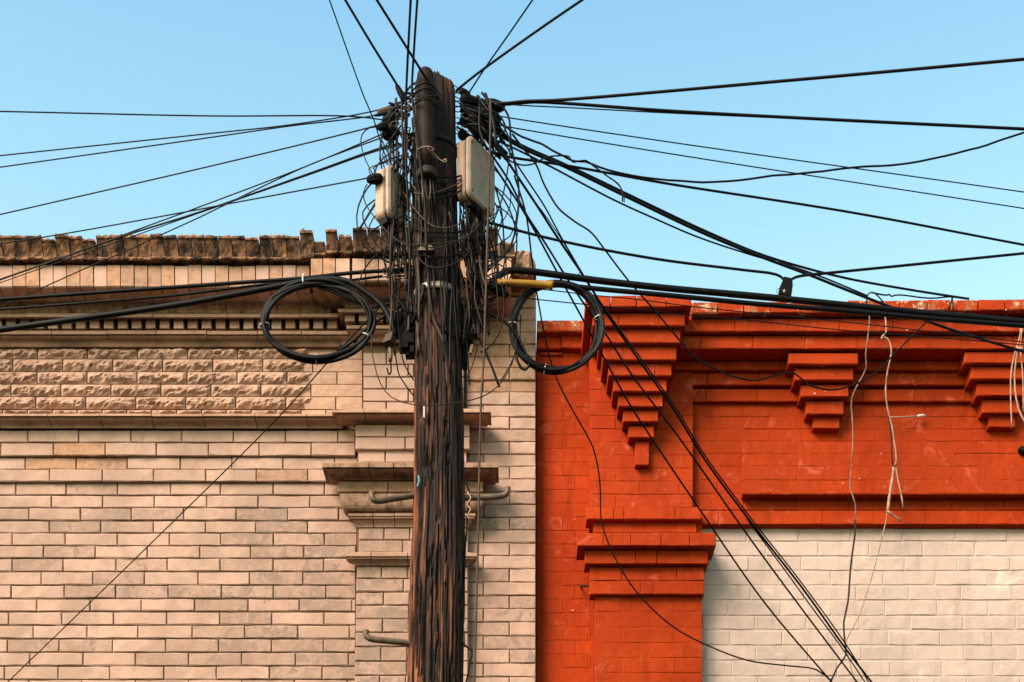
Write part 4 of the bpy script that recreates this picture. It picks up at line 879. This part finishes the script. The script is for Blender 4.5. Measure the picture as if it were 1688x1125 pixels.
# ---- the tangle round the pole
tg = random.Random(23); k2 = (D-PD)/F
def vert(xa, xb, ya, yb, bend, group, label, t, mat, front=False, n=5):
    pts = []
    for i in range(n):
        s = i/(n-1); x_ = xa + (xb-xa)*s + (tg.uniform(-bend, bend) if 0 < i < n-1 else 0); y_ = ya + (yb-ya)*s
        cx_, r_ = pole_at(y_); dx = (x_-cx_)/r_
        d_ = PD + (math.sqrt(max(0, 1-dx*dx))*r_*k2 if abs(dx) < 1 else 0) + (tg.uniform(.012,.05) if abs(dx) < 1.05 else tg.uniform(-.06,.10))
        pts.append((x_, y_, d_))
    tone = {'cable':'black','cable_dusty':'dusty brown','cable_grey':'grey-brown'}[mat]
    wire('drop_cable', tone + ' ' + label, pts, None, t, mat, cat='cable', group=group)
mats = ['cable','cable','cable_dusty','cable_dusty','cable_grey']
for i in range(24):
    xa = tg.uniform(645, 690); vert(xa, xa + tg.uniform(-10, 8), tg.uniform(150, 260), tg.uniform(430, 590), 5, 'cables running down the left side of the pole', 'cable in the bundle running down the left side of the pole', tg.uniform(1.8,4.2), tg.choice(mats))
for i in range(17):
    xa = tg.uniform(690, 752); vert(xa, xa + tg.uniform(-4, 26), tg.uniform(285, 350), tg.uniform(450, 650), 6, 'cables running down the pole front', 'cable in the bundle running down the front of the pole', tg.uniform(2,4.2), tg.choice(['cable','cable_dusty','cable_dusty','cable_grey']))
for i in range(30):
    xa = tg.uniform(756, 808); vert(xa, tg.uniform(762, 806), tg.uniform(330, 370), tg.uniform(450, 580), 7, 'cables hanging under the cream box', 'cable in the bundle hanging under the cream box right of the pole', tg.uniform(2,4.4), tg.choice(mats))
for i in range(26):
    x0, y0 = tg.uniform(752, 790), tg.uniform(395, 480); x1, y1 = tg.uniform(790, 838), tg.uniform(430, 500)
    wire('tangled_wire', 'tangled wire right of the pole behind the yellow sleeve', [(x0,y0),((x0+x1)/2,max(y0,y1)+tg.uniform(-10,16)),(x1,y1)], (tg.uniform(1.95,2.1),tg.uniform(1.95,2.05)), tg.uniform(1.8,3.2), tg.choice(mats), group='knot of wires right of the pole')
for i in range(12):
    x0 = tg.uniform(628, 650); x1 = tg.uniform(665, 690); y0 = tg.uniform(440, 462); y1 = tg.uniform(436, 470)
    wire('tangled_wire', 'short bright-edged wire in the lashing left of the pole at the upper cable', [(x0,y0),((x0+x1)/2,(y0+y1)/2+tg.uniform(-8,8)),(x1,y1)], (2.03,2.06), tg.uniform(1.8,3), tg.choice(['cable','cable_grey','pale','cable_dusty']), group='lashing left of the pole')
for pts, t, lab in (([(700,470),(690,510),(672,545),(660,560)], 7, 'thick black cable bending down left across the pole below the band'), ([(704,400),(708,480),(718,530),(745,555),(768,560)], 4, 'black cable bending right across the pole below the band'),
                    ([(745,430),(752,480),(762,530),(775,560)], 7, 'thick black cable running down the right of the pole across the band'), ([(700,330),(702,400),(706,470),(716,530),(730,560),(738,640)], 3.2, 'grey cable wandering down the middle of the pole')):
    q = []
    for x_, y_ in pts:
        cx_, r_ = pole_at(y_); dx = (x_-cx_)/r_; q.append((x_, y_, PD + math.sqrt(max(0, 1-dx*dx))*r_*k2 + .03))
    wire('drop_cable', lab, q, None, t, 'cable' if 'grey' not in lab else 'cable_grey', cat='cable')
for i in range(46):
    L = i % 2 == 0; tone = tg.choice(['cable','cable','cable_dusty'])
    if L: x0 = tg.uniform(650, 690); y0 = tg.uniform(150, 400); x1 = tg.uniform(610, 680); y1 = y0 + tg.uniform(30, 190); bx = min(x0, x1) - tg.uniform(2, 32)
    else: x0 = tg.uniform(752, 815); y0 = tg.uniform(170, 420); x1 = tg.uniform(770, 840); y1 = y0 + tg.uniform(40, 180); bx = max(x0, x1) + tg.uniform(0, 28)
    x2 = tg.uniform(660, 690) if L else tg.uniform(752, 800); y2 = y1 + tg.uniform(5, 60); dd = tg.uniform(1.94, 2.1) if L or y0 > 345 else tg.uniform(1.80, 1.88)
    wire('cable_loop', ('black' if tone == 'cable' else 'dusty brown') + ' slack loop of thin cable bulging out ' + ('left' if L else 'right') + ' of the pole', [(x0,y0),(bx*.75+x0*.25,y0*.7+y1*.3+4),(bx,y0*.35+y1*.65),((x1+bx)/2,y1),((x1+x2)/2,(y1+y2)/2+9),(x2,y2)], (dd, dd+tg.uniform(-.05,.05), dd), tg.uniform(1.7,2.8), tone, cat='cable', group='slack cable loops bulging ' + ('left' if L else 'right') + ' of the pole')
for x_, y_ in ((700,600),(712,655),(735,690),(697,745),(728,770),(742,850),(705,900),(731,960),(699,1010),(722,1070)):
    cx_, r_ = pole_at(y_); dx = (x_-cx_)/r_; d_ = PD + math.sqrt(1-dx*dx)*r_*k2
    MB().tube([P(x_, y_, d_-.03), P(x_, y_, d_+.006), P(x_, y_+.3, d_+.008)], [.0026, .0026, .005], 8).build('nail', M['steel'], pole)
for i in range(12):
    y0 = tg.uniform(215, 400); y2 = y0 + tg.uniform(-25, 60); xm = tg.uniform(695, 745); ym = max(y0, y2) + tg.uniform(6, 40); tone = tg.choice(['cable', 'cable', 'cable', 'cable_dusty', 'cable_grey'])
    wire('cable_loop', {'cable':'black','cable_dusty':'dusty brown','cable_grey':'grey-brown'}[tone] + ' slack loop of thin cable sagging across the pole front', [(tg.uniform(645,682),y0,2.04),(686,(y0+ym)/2+6,2.11),(xm-12,ym-2,2.15),(xm+10,ym,2.15),(757,(y2+ym)/2+6,2.11),(tg.uniform(765,800) if y2 > 345 else 759,y2,2.04 if y2 > 345 else 1.97)], None, tg.uniform(1.7,3), tone, cat='cable', group='slack loops sagging across the pole front')
for i, (y0, y1) in enumerate(((150,139),(162,148),(175,166))):
    wire('cable_loop', 'short cable arching from the knot onto the dome, ' + ('top','middle','lowest')[i] + ' of three', [(676,y0+8,2.12),(683,(y0+y1)/2+2,2.185),(692,y1,2.215),(703,y1-2,2.225),(713,y1+2,2.21),(720,y1+10,2.16),(724,y1+16,2.12)], None, 2.8, 'cable', cat='cable', group='arches over the dome')
wire('overhead_wire', 'thin wire running from the left clamps across the dome to the right clamps', [(640,182,2.0),(665,172,2.08),(688,163,2.22),(702,160,2.225),(716,158,2.21),(745,153,2.1),(775,158,2.0),(800,168,1.95)], None, 2, 'cable_dusty')
lump('cable_boot', 'black boot at the pole end of the hair-thin lines under the yellow sleeve', 'cable boot', [(810,472,2.0),(815,476,2.0),(828,482,2.0),(838,488,2.0)], [6,9,8,3], 'black')
for i in range(4):
    x0 = 800 + i*6
wire('drop_cable', 'dark loop of cable drooping from pole to coil at top right', [(806,440),(822,436),(835,446),(836,465),(833,490)], (2.04,2.04), 2, 'cable', cat='cable')
